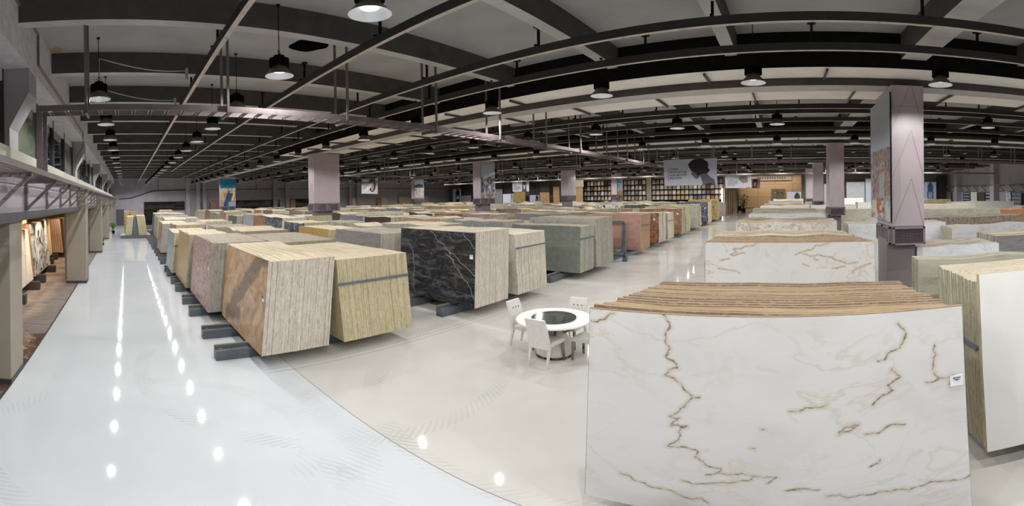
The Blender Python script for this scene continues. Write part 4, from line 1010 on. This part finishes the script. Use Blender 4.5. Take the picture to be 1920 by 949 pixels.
P(1,3,'f', y=1.85, zt=2.0, th=1.3, face='onyx', ed='olive', tp='tan', label='ochre yellow faced slab bundle left of the red swirled marble')
P(1,3,'b', y=5.6, zt=2.05, th=1.7, face='beige', ed='brown', tp='tan', jag=.06, label='ragged sandy topped slab bundle behind the ochre faced one')
P(1,4,'f', y=1.72, zt=1.85, th=1.5, face='bluegrey', ed='yellow', tp='tan', strap=(1.35,1), label='blue grey faced slab bundle with dark strap and yellow edges')
P(1,4,'b', y=5.4, zt=2.0, th=1.6, face='granite_brown', ed='olive', tp='grey', label='dark olive slab bundle behind the blue grey faced one')
P(1,5,'f', y=2.2, zt=1.95, th=1.4, face='brownface', ed='yellow', tp='tan', label='yellow edged slab bundle, fifth rack along the first row')
P(1,6,'f', y=1.82, zt=1.9, th=1.4, face='brownface', ed='grey', tp='pale', label='brown and tan faced slab bundle far down the left aisle')
P(2,1,'f', y=7.64, zt=2.19, th=1.38, face='blackmarble', ed='pale', tp='tan', lines=K1, lean=.05, tagpos=(.955,.68), label='black marble slab bundle with a white diagonal vein', jag=.02)
P(2,1,'b', y=11.05, zt=2.02, th=1.55, face='brownface', ed='pale', tp='pale', strap=(1.62,1), lean=.06, label='brown sided slab bundle with blue strap beside the black marble')
P(2,2,'f', y=7.0, zt=2.02, th=1.6, face='greystripe', ed='pale', tp='grey', tagpos=(.96,.75), label='grey banded marble slab bundle behind the black marble')
P(2,2,'b', y=11.0, zt=2.15, th=1.6, face='slate', ed='slate', tp='tan', label='thin topped buff slab bundle behind the black marble')
P(2,3,'f', y=6.9, zt=1.98, th=1.4, face='onyx', ed='yellow', tp='tan', tagpos=(.8,.8), label='golden onyx slab bundle, left of the grey banded marble')
P(2,4,'f', y=7.3, zt=2.05, th=1.5, face='bluedark', ed='grey', tp='tan', tagpos=(.96,.6), label='dark blue marble slab bundle just left of the big left column')
P(2,5,'f', y=7.6, zt=2.15, th=1.4, face='bluedark', ed='pale', tp='pale', label='dark blue and white marble slab bundle, fifth rack along second row')
P(2,6,'f', y=7.9, zt=2.15, th=1.4, face='rosewood', ed='grey', tp='pale', label='dark brown marble slab bundle, sixth rack along second row')
P(2,7,'f', y=8.2, zt=2.1, th=1.4, face='bluegrey', ed='grey', tp='grey', label='pale blue grey slab bundle, seventh rack along second row')
P(3,1,'f', y=13.3, zt=1.95, th=1.15, face='slate', ed='slate', tp='grey', strap=(1.5,1), lean=.05, label='plain grey green stone slab bundle beyond the table')
P(3,1,'b', y=16.4, zt=2.18, th=1.65, face='slate', ed='slate', tp='grey', lean=.05, label='taller grey stone slab bundle behind the grey green one')
P(3,2,'f', y=13.0, zt=2.05, th=1.5, face='granite_grey', ed='grey', tp='grey', label='speckled grey slab bundle, second rack along third row')
P(3,3,'f', y=12.6, zt=2.1, th=1.5, face='granite_tan', ed='olive', tp='grey', label='orange tan granite slab bundle, third rack along third row')
P(3,4,'f', y=12.0, zt=2.12, th=1.7, face='darkbrown', ed='olive', tp='tan', tagpos=(.93,.8), label='flat dark brown slab bundle, fourth rack along third row')
P(3,5,'f', y=12.6, zt=2.1, th=1.5, face='granite_grey', ed='grey', tp='grey', label='fine grey patterned slab bundle, fifth rack along third row')
P(4,1,'f', skip=True); P(4,1,'b', y=21.4, zt=2.05, th=1.5, face='pink', ed='rust', tp='brown', strap=(1.5,1), flip=True, label='plain pink stone slab bundle with the black frame in front')
P(4,2,'f', y=17.7, zt=2.15, th=1.5, face='greystripe', ed='grey', tp='grey', label='grey slab bundle behind the taller grey stone')
P(4,3,'f', y=17.2, zt=2.12, th=1.5, face='purple', ed='olive', tp='tan', tagpos=(.95,.7), label='purple brown marble slab bundle with gold streaks')
P(4,4,'f', y=17.2, zt=2.1, th=1.5, face='rosewood', ed='brown', tp='brown', label='low red brown slab bundle left of the purple marble')
P(5,1,'f', y=23.1, zt=1.95, th=1.4, face='rosewood', ed='pale', tp='pale', tagpos=(.9,.8), label='rosewood brown marble slab bundle right of the pink one')
P(5,1,'b', y=26.5, zt=1.9, th=1.4, face='brownface', ed='pale', tp='pale', strap=(1.4,1), label='pale edged slab bundle right of the rosewood marble')
P(5,3,'f', y=22.7, zt=2.1, th=1.5, face='orange', ed='yellow', tp='tan', label='plain orange tan slab bundle, third rack along fifth row')
P(6,1,'f', y=28.6, zt=2.0, th=1.2, face='brownface', ed='grey', tp='tan', tagpos=(.9,.8), label='brown mottled slab bundle, first rack along sixth row')
P(7,1,'f', y=33.8, zt=2.15, th=1.4, face='marble_green', ed='olive', tp='tan', label='pale green slab bundle with dark cross veins, far along the aisle')
P(8,1,'f', y=39.0, zt=2.25, th=1.4, face='bluedark', ed='pale', tp='brown', tagpos=(.9,.7), label='deep blue speckled slab bundle near the sample racks')
P(9,1,'f', y=44.3, zt=2.35, th=1.4, face='goldface', ed='grey', tp='tan', tagpos=(.8,.7), label='gold and grey speckled slab bundle near the sample racks')
FACES = ['beige','cream','granite_tan','granite_brown','granite_grey','brownface','greendark','whiteblack','orange','onyx','rosewood','bluegrey','w_warm','darkbrown','purple','w_cool','slate','greystripe']
FN = {'beige':'beige','cream':'cream','granite_tan':'tan granite','granite_brown':'brown granite','granite_grey':'grey granite','brownface':'brown','greendark':'dark green','whiteblack':'black and white','orange':'orange tan','onyx':'golden','rosewood':'red brown','bluegrey':'blue grey','w_warm':'warm white','darkbrown':'dark brown','purple':'purple brown','w_cool':'cool white','slate':'slate grey','greystripe':'grey striped'}
SKIP = set()
# bundles the photograph shows nothing of
SKIP |= set([(2, 6, 'b'), (2, 8, 'b'), (2, 11, 'b'), (2, 13, 'b'), (3, 7, 'b'), (3, 11, 'b'), (3, 13, 'b'), (4, 10, 'b'), (5, 4, 'b'), (5, 5, 'f'), (5, 9, 'b'), (5, 11, 'f'), (5, 12, 'b'), (6, 3, 'b'), (6, 4, 'f'), (6, 9, 'f'), (6, 13, 'f'), (6, 14, 'f'), (6, 14, 'b'), (7, 2, 'b'), (7, 4, 'f'), (7, 6, 'f'), (7, 7, 'b'), (7, 9, 'b'), (7, 10, 'b'), (7, 11, 'f'), (7, 12, 'f'), (7, 13, 'b'), (8, 3, 'b'), (8, 4, 'f'), (8, 5, 'b'), (8, 9, 'f'), (8, 9, 'b'), (8, 10, 'b'), (9, 2, 'f'), (9, 7, 'f'), (9, 8, 'f'), (9, 9, 'b'), (9, 10, 'f'), (9, 12, 'b'), (10, 2, 'f'), (10, 2, 'b'), (10, 3, 'f'), (10, 7, 'f'), (10, 7, 'b'), (10, 10, 'f'), (10, 11, 'f'), (10, 11, 'b'), (10, 12, 'f'), (10, 12, 'b'), (10, 13, 'b'), (10, 14, 'f'), (10, 14, 'b')])
rs0 = random.Random(11)
for r in range(1, 11):
    for c in range(1, 15):
        x0, x1 = LC[c-1]; yc = LR[r-1]; any_ = False
        for s in 'fb':
            u = rs0.random(); fc = rs0.choice(FACES); ed = rs0.choice(['pale','grey','olive','yellow','brown']); tp = rs0.choice(['tan','grey','pale','dust','tan','pale']); zt = rs0.uniform(1.85, 2.2); dx = rs0.uniform(-.25, .1); dx2 = rs0.uniform(-.1, .3)
            k = spec.get((r, c, s))
            if k is None:
                if u < .12 or (r, c, s) in SKIP: continue
                if (c == 14 and r < 3) or (r == 1 and c > 9 and s == 'f' and c % 2): continue
                bundle(x0+dx2, x1+dx, yc-1.5 if s == 'f' else yc+1.5, 1 if s == 'f' else -1, zt, 1.35, fc, ed, tp,
                       '%s slab bundle, %s side of the %s rack along the %s left row' % (FN[fc], 'near' if s == 'f' else 'far', ORD[c], ORD[r]), r*100+c*3+(s == 'b'), n=9 if c+r > 8 else 14, jag=.05, jit=.02, z0=.27 if (r == 1 or c == 1) else 0); any_ = True
                continue
            if k.get('skip'): any_ = True; continue
            if (r, c, s) in SKIP: continue
            near = (r <= 3 and c <= 3 and not (r == 3 and c > 1)) or (r, c) == (4, 1)
            n = int(k['th']/.036) if near else 16
            kw = {q: k[q] for q in ('tagpos', 'strap', 'lines', 'lean', 'jag') if q in k}
            yy, sg = k['y'], 1 if s == 'f' else -1
            if k.get('flip'): yy, sg = k['y']-k['th'], 1
            bundle(x0, x1, yy, sg, k['zt'], k['th'], k['face'], k['ed'], k['tp'], k['label'], r*100+c*3+(s == 'b'), n=n, split=near, jit=.008 if near else .012, z0=.27 if (r == 1 or c == 1) else 0, **kw); any_ = True
        if any_ and (r == 1 or c == 1):
            rack(x0, x1, yc, 'dark grey steel slab rack, %s along the %s left row' % (ORD[c], ORD[r]))
# empty frame in front of the pink bundle
fr = MB(); x0, x1 = LC[0]
for X in (x1-.1, x1-2.6):
    fr.bar((X, 18.0, .2), (X, 18.0, 1.75), .1); fr.bar((X, 18.0, .25), (X, 19.6, .25), .1)
fr.bar((x1-.1, 18.0, 1.75), (x1-2.6, 18.0, 1.75), .1); fr.bar((x1-.1, 18.0, .25), (x1-2.6, 18.0, .25), .1); fr.box(x1-.2, x1, 17.9, 18.1, 0, .2); fr.box(x1-2.7, x1-2.5, 17.9, 18.1, 0, .2)
tag(fr.build('steel_frame', M['steel'], None, (x1, 18, 0)), 'empty black steel frame standing in front of the pink stone bundle', 'frame')

# right field ------------------------------------------------------
rackR = lambda x0, x1, yc, lb: rack(x0, x1, yc, lb)
bundle(-1.58, 1.33, YF, 1, 2.135, 1.25, 'w_vein', 'brown', 'brown', 'big white marble slab bundle with brown veins in the foreground', 901, n=34, split=True, lines=W1, jag=.03, jit=.014, tagpos=None, z0=.25, first_bigger=.0, taper=(.3, .2), slant=.055, back_up=.018)
o = [q for q in bpy.data.objects if q.name.startswith('slab_bundle') and 'foreground' in q.get('label', '')][0]
p = lin([(1796, 712)], YF, .085)[0]; og = (-.11, YF, 0); m = MB(); yy = YF+.085*(p[1]-.25)-.012
m.hexa([(p[0]-.052, yy-.003-.004, p[1]-.048), (p[0]+.052, yy-.007, p[1]-.045), (p[0]+.052, yy-.004, p[1]-.045), (p[0]-.052, yy-.004, p[1]-.048), (p[0]-.05, yy+.002, p[1]+.045), (p[0]+.052, yy+.002, p[1]+.05), (p[0]+.052, yy+.005, p[1]+.05), (p[0]-.05, yy+.005, p[1]+.045)])
g = m.build('paper_tag', M['paper'], o, og); m = MB()
m.box(p[0]-.028, p[0]-.014, yy-.009, yy-.006, p[1]+.024, p[1]+.034); m.box(p[0]-.006, p[0]+.03, yy-.009, yy-.006, p[1]+.026, p[1]+.032); m.box(p[0]-.024, p[0]+.026, yy-.009, yy-.006, p[1]+.012, p[1]+.016); m.box(p[0]-.008, p[0]+.01, yy-.009, yy-.006, p[1]+.006, p[1]+.009)
m.build('print_lines', M['ink'], g, og)
rackR(-1.6, 1.38, 4.65, 'dark grey steel rack under the big foreground marble')
bundle(-1.55, 1.70, 8.05, 1, 2.13, 1.1, 'w_vein2', 'olive', 'brown', 'white marble slab bundle with fine brown veins, second behind the foreground one', 902, n=28, split=True, lines=W2, jag=.03, taper=(.1, .25))
bundle(-1.5, 1.4, 10.45, -1, 2.17, 1.2, 'w_warm', 'olive', 'tan', 'slab bundle with buff top backing the second white marble', 903, n=14)
rackR(-1.55, 1.7, 9.35, 'dark grey steel rack under the second white marble')
for j, (y, x0, x1, zt, f, e, tp, lb) in enumerate([
    (13.45, -1.55, 1.65, 2.13, 'breccia', 'olive', 'brown', 'white breccia slab bundle with dense brown veins'),
    (16.4, -1.5, 1.5, 2.12, 'w_warm', 'olive', 'brown', 'brown topped slab bundle backing the breccia'),
    (18.9, -1.6, 1.75, 2.1, 'w_cool', 'grey', 'grey', 'cool white marble slab bundle with slanting grey streaks'),
    (22.0, -1.6, 1.6, 2.13, 'w_warm', 'olive', 'grey', 'grey topped slab bundle backing the streaked marble'),
    (24.4, -1.8, 1.8, 2.12, 'marble_green', 'olive', 'dust', 'green grey slab bundle with a dark flat top, fourth row right'),
    (29.7, -1.7, 1.7, 2.12, 'w_plain', 'pale', 'pale', 'plain white slab bundle, fifth row right of the centre aisle'),
    (35.0, -1.7, 1.7, 2.1, 'beige', 'olive', 'tan', 'beige slab bundle, sixth row right of the centre aisle'),
    (40.5, -1.5, 1.7, 2.2, 'w_plain', 'pale', 'pale', 'plain white slab bundle before the patterned stone board'),
    (46.0, -1.2, 2.0, 2.3, 'cream', 'olive', 'tan', 'cream slab bundle furthest along the centre aisle')]):
    sg = -1 if 'backing' in lb else 1
    bundle(x0, x1, y, sg, zt, 1.25, f, e, tp, lb, 910+j, n=14, jag=.04, z0=0)
    if 0: rackR(x0, x1, y+1.5, 'steel rack under the %s' % lb.replace(' slab bundle', ' stone').split(',')[0].replace(' with', ' having'))
RB = [ # x0, x1, y, thick, zt, face, edge, top, label
 (3.45, 6.5, 5.5, .3, 2.13, 'marble_green', 'olive', 'pale', 'grey green marble slab bundle between column foot and right foreground bundle'),
 (3.15, 5.35, 10.1, 1.3, 1.73, 'w_cool', 'grey', 'brown', 'white marble slab bundle just right of the near column foot'),
 (5.95, 9.2, 11.4, 1.4, 1.77, 'greystripe', 'grey', 'tan', 'grey stone slab bundle at the right frame edge, with sawn left end'),
 (2.2, 5.7, 14.8, 1.1, 1.97, 'w_cool', 'olive', 'grey', 'pale marble slab bundle split by the near right column'),
 (5.4, 8.7, 13.5, 1.1, 1.87, 'w_cool', 'olive', 'grey', 'white streaked slab bundle under the long grey block'),
 (3.9, 9.85, 16.5, 1.3, 2.0, 'granite_brown', 'grey', 'grey', 'long low grey block with rounded end, right of the near column'),
 (1.75, 5.2, 23.5, 1.2, 2.1, 'w_warm', 'olive', 'tan', 'beige streaked marble bundle between the two right columns'),
 (4.9, 10.6, 20.0, 1.2, 2.15, 'marble_green', 'olive', 'dust', 'green beige marble bundle with a dark curved vein'),
 (9.0, 13.2, 20.6, 1.0, 2.05, 'redplain', 'yellow', 'tan', 'orange brown stone bundle, the only one in that colour'),
 (13.6, 17, 20.8, 1.2, 2.0, 'crate', 'yellow', 'tan', 'wooden crate like yellow bundle at the right frame edge'),
 (6.5, 12.2, 26.5, 1.2, 2.2, 'w_warm', 'grey', 'pale', 'long pale grey marble bundle behind the green beige one'),
 (12.0, 17.0, 30.0, 1.2, 2.2, 'w_plain', 'grey', 'pale', 'blank bright white slab bundle before the speckled panel'),
 (9.5, 14.5, 36.5, 1.2, 2.3, 'cream', 'grey', 'tan', 'cream slab bundle in front of the distant right wall'),
 (5.5, 8.5, 32.5, 1.2, 2.2, 'w_plain', 'grey', 'pale', 'white slab bundle right of the near column, far back'),
 (1.8, 4.9, 29.5, 1.2, 2.15, 'w_plain', 'olive', 'brown', 'white slab bundle with brown top between the two right columns'),
 (1.8, 4.9, 36.5, 1.2, 2.2, 'w_plain', 'pale', 'grey', 'thin white slab bundle below the large white marble board'),
 (14.5, 18.5, 24.5, 1.2, 2.05, 'bluegrey', 'grey', 'pale', 'pale blue slab bundle at the right frame edge'),
 (5.2, 8.4, 46.0, 1.2, 2.3, 'w_plain', 'grey', 'pale', 'small white slab bundle under the sleeping face board')]
for j, (x0, x1, y, th, zt, f, e, tp, lb) in enumerate(RB):
    if x1 < x0: x0, x1 = x1, x0
    if j == 0: x0, x1 = 1.76, 5.0
    bundle(x0, x1, y, 1, zt, th, f, e, tp, lb, 950+j, n=14 if y > 12 else 22, jag=.035, jit=.014, z0=0)
    if 0: rack(x0, x1, y+1.5 if y > 9 else y+.8, 'steel rack carrying the %s' % lb.split(',')[0].replace(' slab bundle', ' slabs').replace(' bundle', ' slabs'), y0=y-.45, y1=y+2.2 if y > 9 else y+1.2)
# right foreground bundle: long slabs, the front one larger and set to the right
bundle(1.86, 5.2, 3.9, 1, 2.16, 1.15, 'w_warm', 'olive', 'tan', 'right foreground slab bundle with brown sawn end and blue grey strap', 981, n=30, split=True, jag=.015, jit=.012, strap=(1.45, -1), lean=.085)
bundle(1.84, 5.5, 3.78, 1, 2.26, .06, 'w_plain', 'yellow', 'tan', 'plain white marble slab pair leaning on the right foreground bundle', 982, n=2, jag=.004, jit=.002, lean=.085)
rackR(2.1, 5.2, 5.2, 'dark grey steel rack under the right foreground bundle')

# island rack in the left aisle, far away
isl = empty('slab_rack', (-37.2, .75, 0)); og = (-37.2, .75, 0)
m = MB(); m.box(-40, -36.75, -.55, 2.0, 0, .26); m.build('base_plate', M['steel'], isl, og)
m = MB(); m.hexa([(-40,.42,.26),(-36.85,.42,.26),(-36.85,.98,.26),(-40,.98,.26),(-40,.62,1.85),(-36.85,.62,1.85),(-36.85,.76,1.85),(-40,.76,1.85)]); m.build('upright', M['steel'], isl, og)
tag(isl, 'dark wedge shaped rack standing alone at the far end of the left aisle', 'rack', 'slab racks')
bundle(-39.9, -36.85, -.15, 1, 1.86, .55, 'crate', 'yellow', 'tan', 'pale wooden coloured slab bundle on the left side of the lone rack', 990, n=6, lean=.12, jag=.02)
bundle(-39.9, -36.85, 1.72, -1, 1.92, .72, 'crate', 'yellow', 'tan', 'pale wooden coloured slab bundle on the right side of the lone rack', 991, n=6, lean=.12, jag=.02)
for k, (x, y, w, h, z) in enumerate([(-41.5, .0, .5, .7, 1.95), (-41.5, .6, .5, .5, 1.95), (-42.6, .3, .6, .45, 1.95)]):
    m = MB(); m.box(x-.5, x+.5, y-w/2, y+w/2, 0, z+h*.4)
    for zz in (.4, 1.0, 1.6): m.box(x+.5, x+.52, y-w/2, y+w/2, zz, zz+.12)
    tag(m.build('wooden_crate', M['crate'], None, (x, y, 0)), 'tall pale wooden crate behind the lone rack, %s' % ('left one', 'right one', 'rearmost one')[k], 'crate')

# ------------------------------------------------------------------ table and chairs
TX, TY = -4.14, 6.72
TX = TX  # hall coordinates of the table centre
tb = empty('round_table', (TX, TY, 0)); tag(tb, 'round white dining table with a smoked glass centre', 'table'); og = (TX, TY, 0)
m = MB(); m.lathe([(.40, .715), (.72, .715), (.735, .73), (.72, .75), (.40, .75), (.40, .715)], 64, og); m.build('tabletop', M['table_white'], tb, og, smooth=True)
m = MB(); m.lathe([(.001, .752), (.435, .752), (.435, .764), (.001, .764)], 48, og); m.build('glass_turntable', M['smoke'], tb, og, smooth=True)
m = MB(); m.lathe([(.36, 0), (.37, .02), (.36, .05)], 40, og, m=1, cap=True); m.lathe([(.35, .05), (.345, .12), (.28, .36), (.16, .5), (.13, .58)], 40, og, cap=True); m.build('pedestal', [M['leather'], M['chrome']], tb, og, smooth=True)
m = MB()
for k in range(5):
    a = k*2*PI/5+.3; ca, sa = math.cos(a), math.sin(a)
    m.tube([(TX+.1*ca, TY+.1*sa, .5), (TX+.22*ca, TY+.22*sa, .47), (TX+.36*ca, TY+.36*sa, .56), (TX+.46*ca, TY+.46*sa, .71)], .022, 8)
m.lathe([(.03, .5), (.03, .74), (.07, .75)], 12, og)
m.build('support_arms', M['chrome'], tb, og, smooth=True)
def chair(loc, rz, label, first=None):
    if first is not None:
        r = copy_tree(first); r.location = S(loc); r.rotation_euler.z = rz
    else:
        r = empty('dining_chair', loc, rz)
        m = MB(); vs = []                      # seat cushion: sitter faces +y, back at -y
        m.hexa([(-.22,-.22,.38),(.22,-.22,.38),(.23,.24,.38),(-.23,.24,.38),(-.22,-.22,.47),(.22,-.22,.47),(.23,.24,.465),(-.23,.24,.465)]); m.build('seat', M['leather'], r, shear=False, bevel=.03)
        m = MB(); nb = 8; pts = []
        for side in (0, 1):
            for k in range(nb+1):
                z = .36+.58*k/nb; w = .215-.02*(k/nb); y = -.235-.13*(k/nb)**1.6 - side*.055
                pts.append([(-w, y, z), (w, y, z)])
        for k in range(nb):
            a, b2 = pts[k], pts[k+1]; c, d = pts[nb+1+k], pts[nb+2+k]; m.hexa([c[0], c[1], a[1], a[0], d[0], d[1], b2[1], b2[0]])
        m.build('backrest', M['leather'], r, shear=False)
        for x in (-.09, .0, .09):
            m = MB(); m.lathe([(.001, 0), (.012, .004), (.014, .0)], 8, (0,0,0)); m.v = [(x+a, -.31-cz, .80+b_) for (a, b_, cz) in m.v]
            m.build('button', M['ink'], r, shear=False)
        for (x, y, xb, yb, mt) in ((-.19,.2,-.2,.22,'chrome'), (.19,.2,.2,.22,'chrome'), (-.19,-.24,-.19,-.33,'leather'), (.19,-.24,.19,-.33,'leather')):
            m = MB(); w1, w2 = .024, .015; m.hexa([(xb-w2,yb-w2,0),(xb+w2,yb-w2,0),(xb+w2,yb+w2,0),(xb-w2,yb+w2,0),(x-w1,y-w1,.39),(x+w1,y-w1,.39),(x+w1,y+w1,.39),(x-w1,y+w1,.39)]); m.build('leg', M[mt], r, shear=False)
    return tag(r, label, 'chair', 'white leather dining chairs round the table')
c1 = chair((-4.02, 6.30, 0), 0.03, 'white leather dining chair seen from behind, in front of the table')
chair((-4.82, 6.85, 0), -PI/2+.05, 'white leather dining chair at the left side of the table', c1)
chair((-4.10, 7.30, 0), PI+.05, 'white leather dining chair at the far side of the table', c1)
chair((-3.45, 6.80, 0), PI/2, 'white leather dining chair half hidden by the foreground marble', c1)

# ------------------------------------------------------------------ side room under the windows
def spot(loc, tgt, e, size=60, col=(1, .78, .55), sz=.05):
    l = bpy.data.lights.new('downlight_beam', 'SPOT'); l.energy = e; l.spot_size = math.radians(size); l.spot_blend = .5; l.shadow_soft_size = sz; l.color = col
    o = bpy.data.objects.new('downlight_beam', l); COL.objects.link(o); a = S(loc); b2 = S(tgt); o.location = a; o.rotation_euler = (b2-a).to_track_quat('-Z', 'Y').to_euler()
def show_slab(a, b2, zt, mat, edm, label, th=.25, d0=.3):
    """standing slabs in the side room, given by their two front foot corners"""
    m = MB(); A_, B_ = Vector((a[0], a[1], d0)), Vector((b2[0], b2[1], d0)); n = Vector((0, -1, 0)); up = Vector((0, 0, zt-d0)); ln = n*.2; T = n*th; q = [0, .35, .7, 1]
    for k in range(5):
        t0, t1 = T*(k/5), T*((k+.93)/5)
        m.hexa([B_+t0, A_+t0, A_+t1, B_+t1, B_+t0+up+ln, A_+t0+up+ln, A_+t1+up+ln, B_+t1+up+ln], m=1, mf=0)
    o = m.build('showroom_slab', [M[mat], M[edm]], None, (a[0], a[1], 0)); tag(o, label, 'stone slab', 'slabs in the side room')
    for q in (.12, .85):
        s = MB(); p_ = A_.lerp(B_, q); s.box(p_.x-.12, p_.x+.12, p_.y-th-.1, p_.y+.32, 0, .3)
        tag(s.build('floor_block', M['frame'], None, (p_.x, p_.y, 0)), 'dark floor block under the %s end of the %s' % ('near' if q < .5 else 'far', ' '.join(label.split()[:5])), 'support')
show_slab((-12.6, -3.35), (-15.7, -3.4), 2.15, 'w_warm', 'e_yellow', 'cream and orange speckled slab nearest the left pillar in the side room', .25)
show_slab((-16.25, -3.45), (-19.8, -3.5), 2.3, 'whiteblack', 'e_rust', 'grey and white marbled slab standing in the side room', .3)
show_slab((-21.6, -4.0), (-23.9, -4.1), 2.5, 'cream', 'e_yellow', 'tall buff slab at the back of the side room', .5)
show_slab((-24.3, -3.55), (-26.8, -3.55), 2.2, 'darkbrown', 'e_rust', 'dark brown slab beside the wide pillar in the side room', .6)
for X in (-11.5, -13.6, -15.6, -17.6, -19.6, -21.6, -23.6, -25.6): spot((X, -2.75, 2.88), (X-.5, -3.7, 1.2), 260, 80)
for X in (-14, -18, -22, -26): spot((X, -4.7, 2.88), (X, -5.2, 1.0), 240, 80)
# annex lights and back wall washers
for x in (-6, -4, -2, 0, 2): spot((x, 70.5, 5.9), (x, 74, 2.5), 400, 100, (1, .82, .62), .2)
for x in [-28+3.1*k for k in range(7)]: spot((x, 52.5, 5.6), (x, YB, 3.2), 150, 90, (1, .9, .78), .2)
spot((-3, 62, 5.8), (-3, 62, 0), 500, 130, (1, .95, .9), .3)

# little green plants and a bin by the left wall, wall far pillars
for k, (px, py, s, lb) in enumerate([(199, 438, 1.0, 'green fern by the left wall far down the aisle'), (171, 460, .6, 'small green fern beside the second wall pillar')]):
    a = on_z(px, py, 0); a = (a[0], -1.35 if k == 0 else -1.75, 0); pl = empty('potted_fern', a); tag(pl, lb, 'plant'); m = MB(); m.lathe([(.12*s, 0), (.16*s, .3*s), (.14*s, .3*s)], 12, a, cap=True); m.build('pot', M['black'], pl, a)
    m = MB(); rr = random.Random(k+8)
    for q in range(26):
        an = rr.random()*6.28; L = (.45+.3*rr.random())*s; ca, sa = math.cos(an), math.sin(an); h = (.75+.4*rr.random())*s
        p0, p1, p2 = (a[0], a[1], .28*s), (a[0]+ca*L*.5, a[1]+sa*L*.5, h), (a[0]+ca*L, a[1]+sa*L, h*.7)
        w = .05*s; m.add([p0, (p1[0]-sa*w, p1[1]+ca*w, p1[2]), p2, (p1[0]+sa*w, p1[1]-ca*w, p1[2])], [(0,1,2,3)])
    m.build('fronds', M['leaf'], pl, a)
a = on_z(206, 434.5, 0); m = MB(); m.lathe([(.17, 0), (.19, .75), (.15, .78)], 16, a, cap=True); m.lathe([(.2, .70), (.2, .76)], 16, a, m=1)
tag(m.build('waste_bin', [M['sill'], M['black']], None, a, smooth=True), 'beige cylindrical waste bin by the left wall far down the aisle', 'bin')
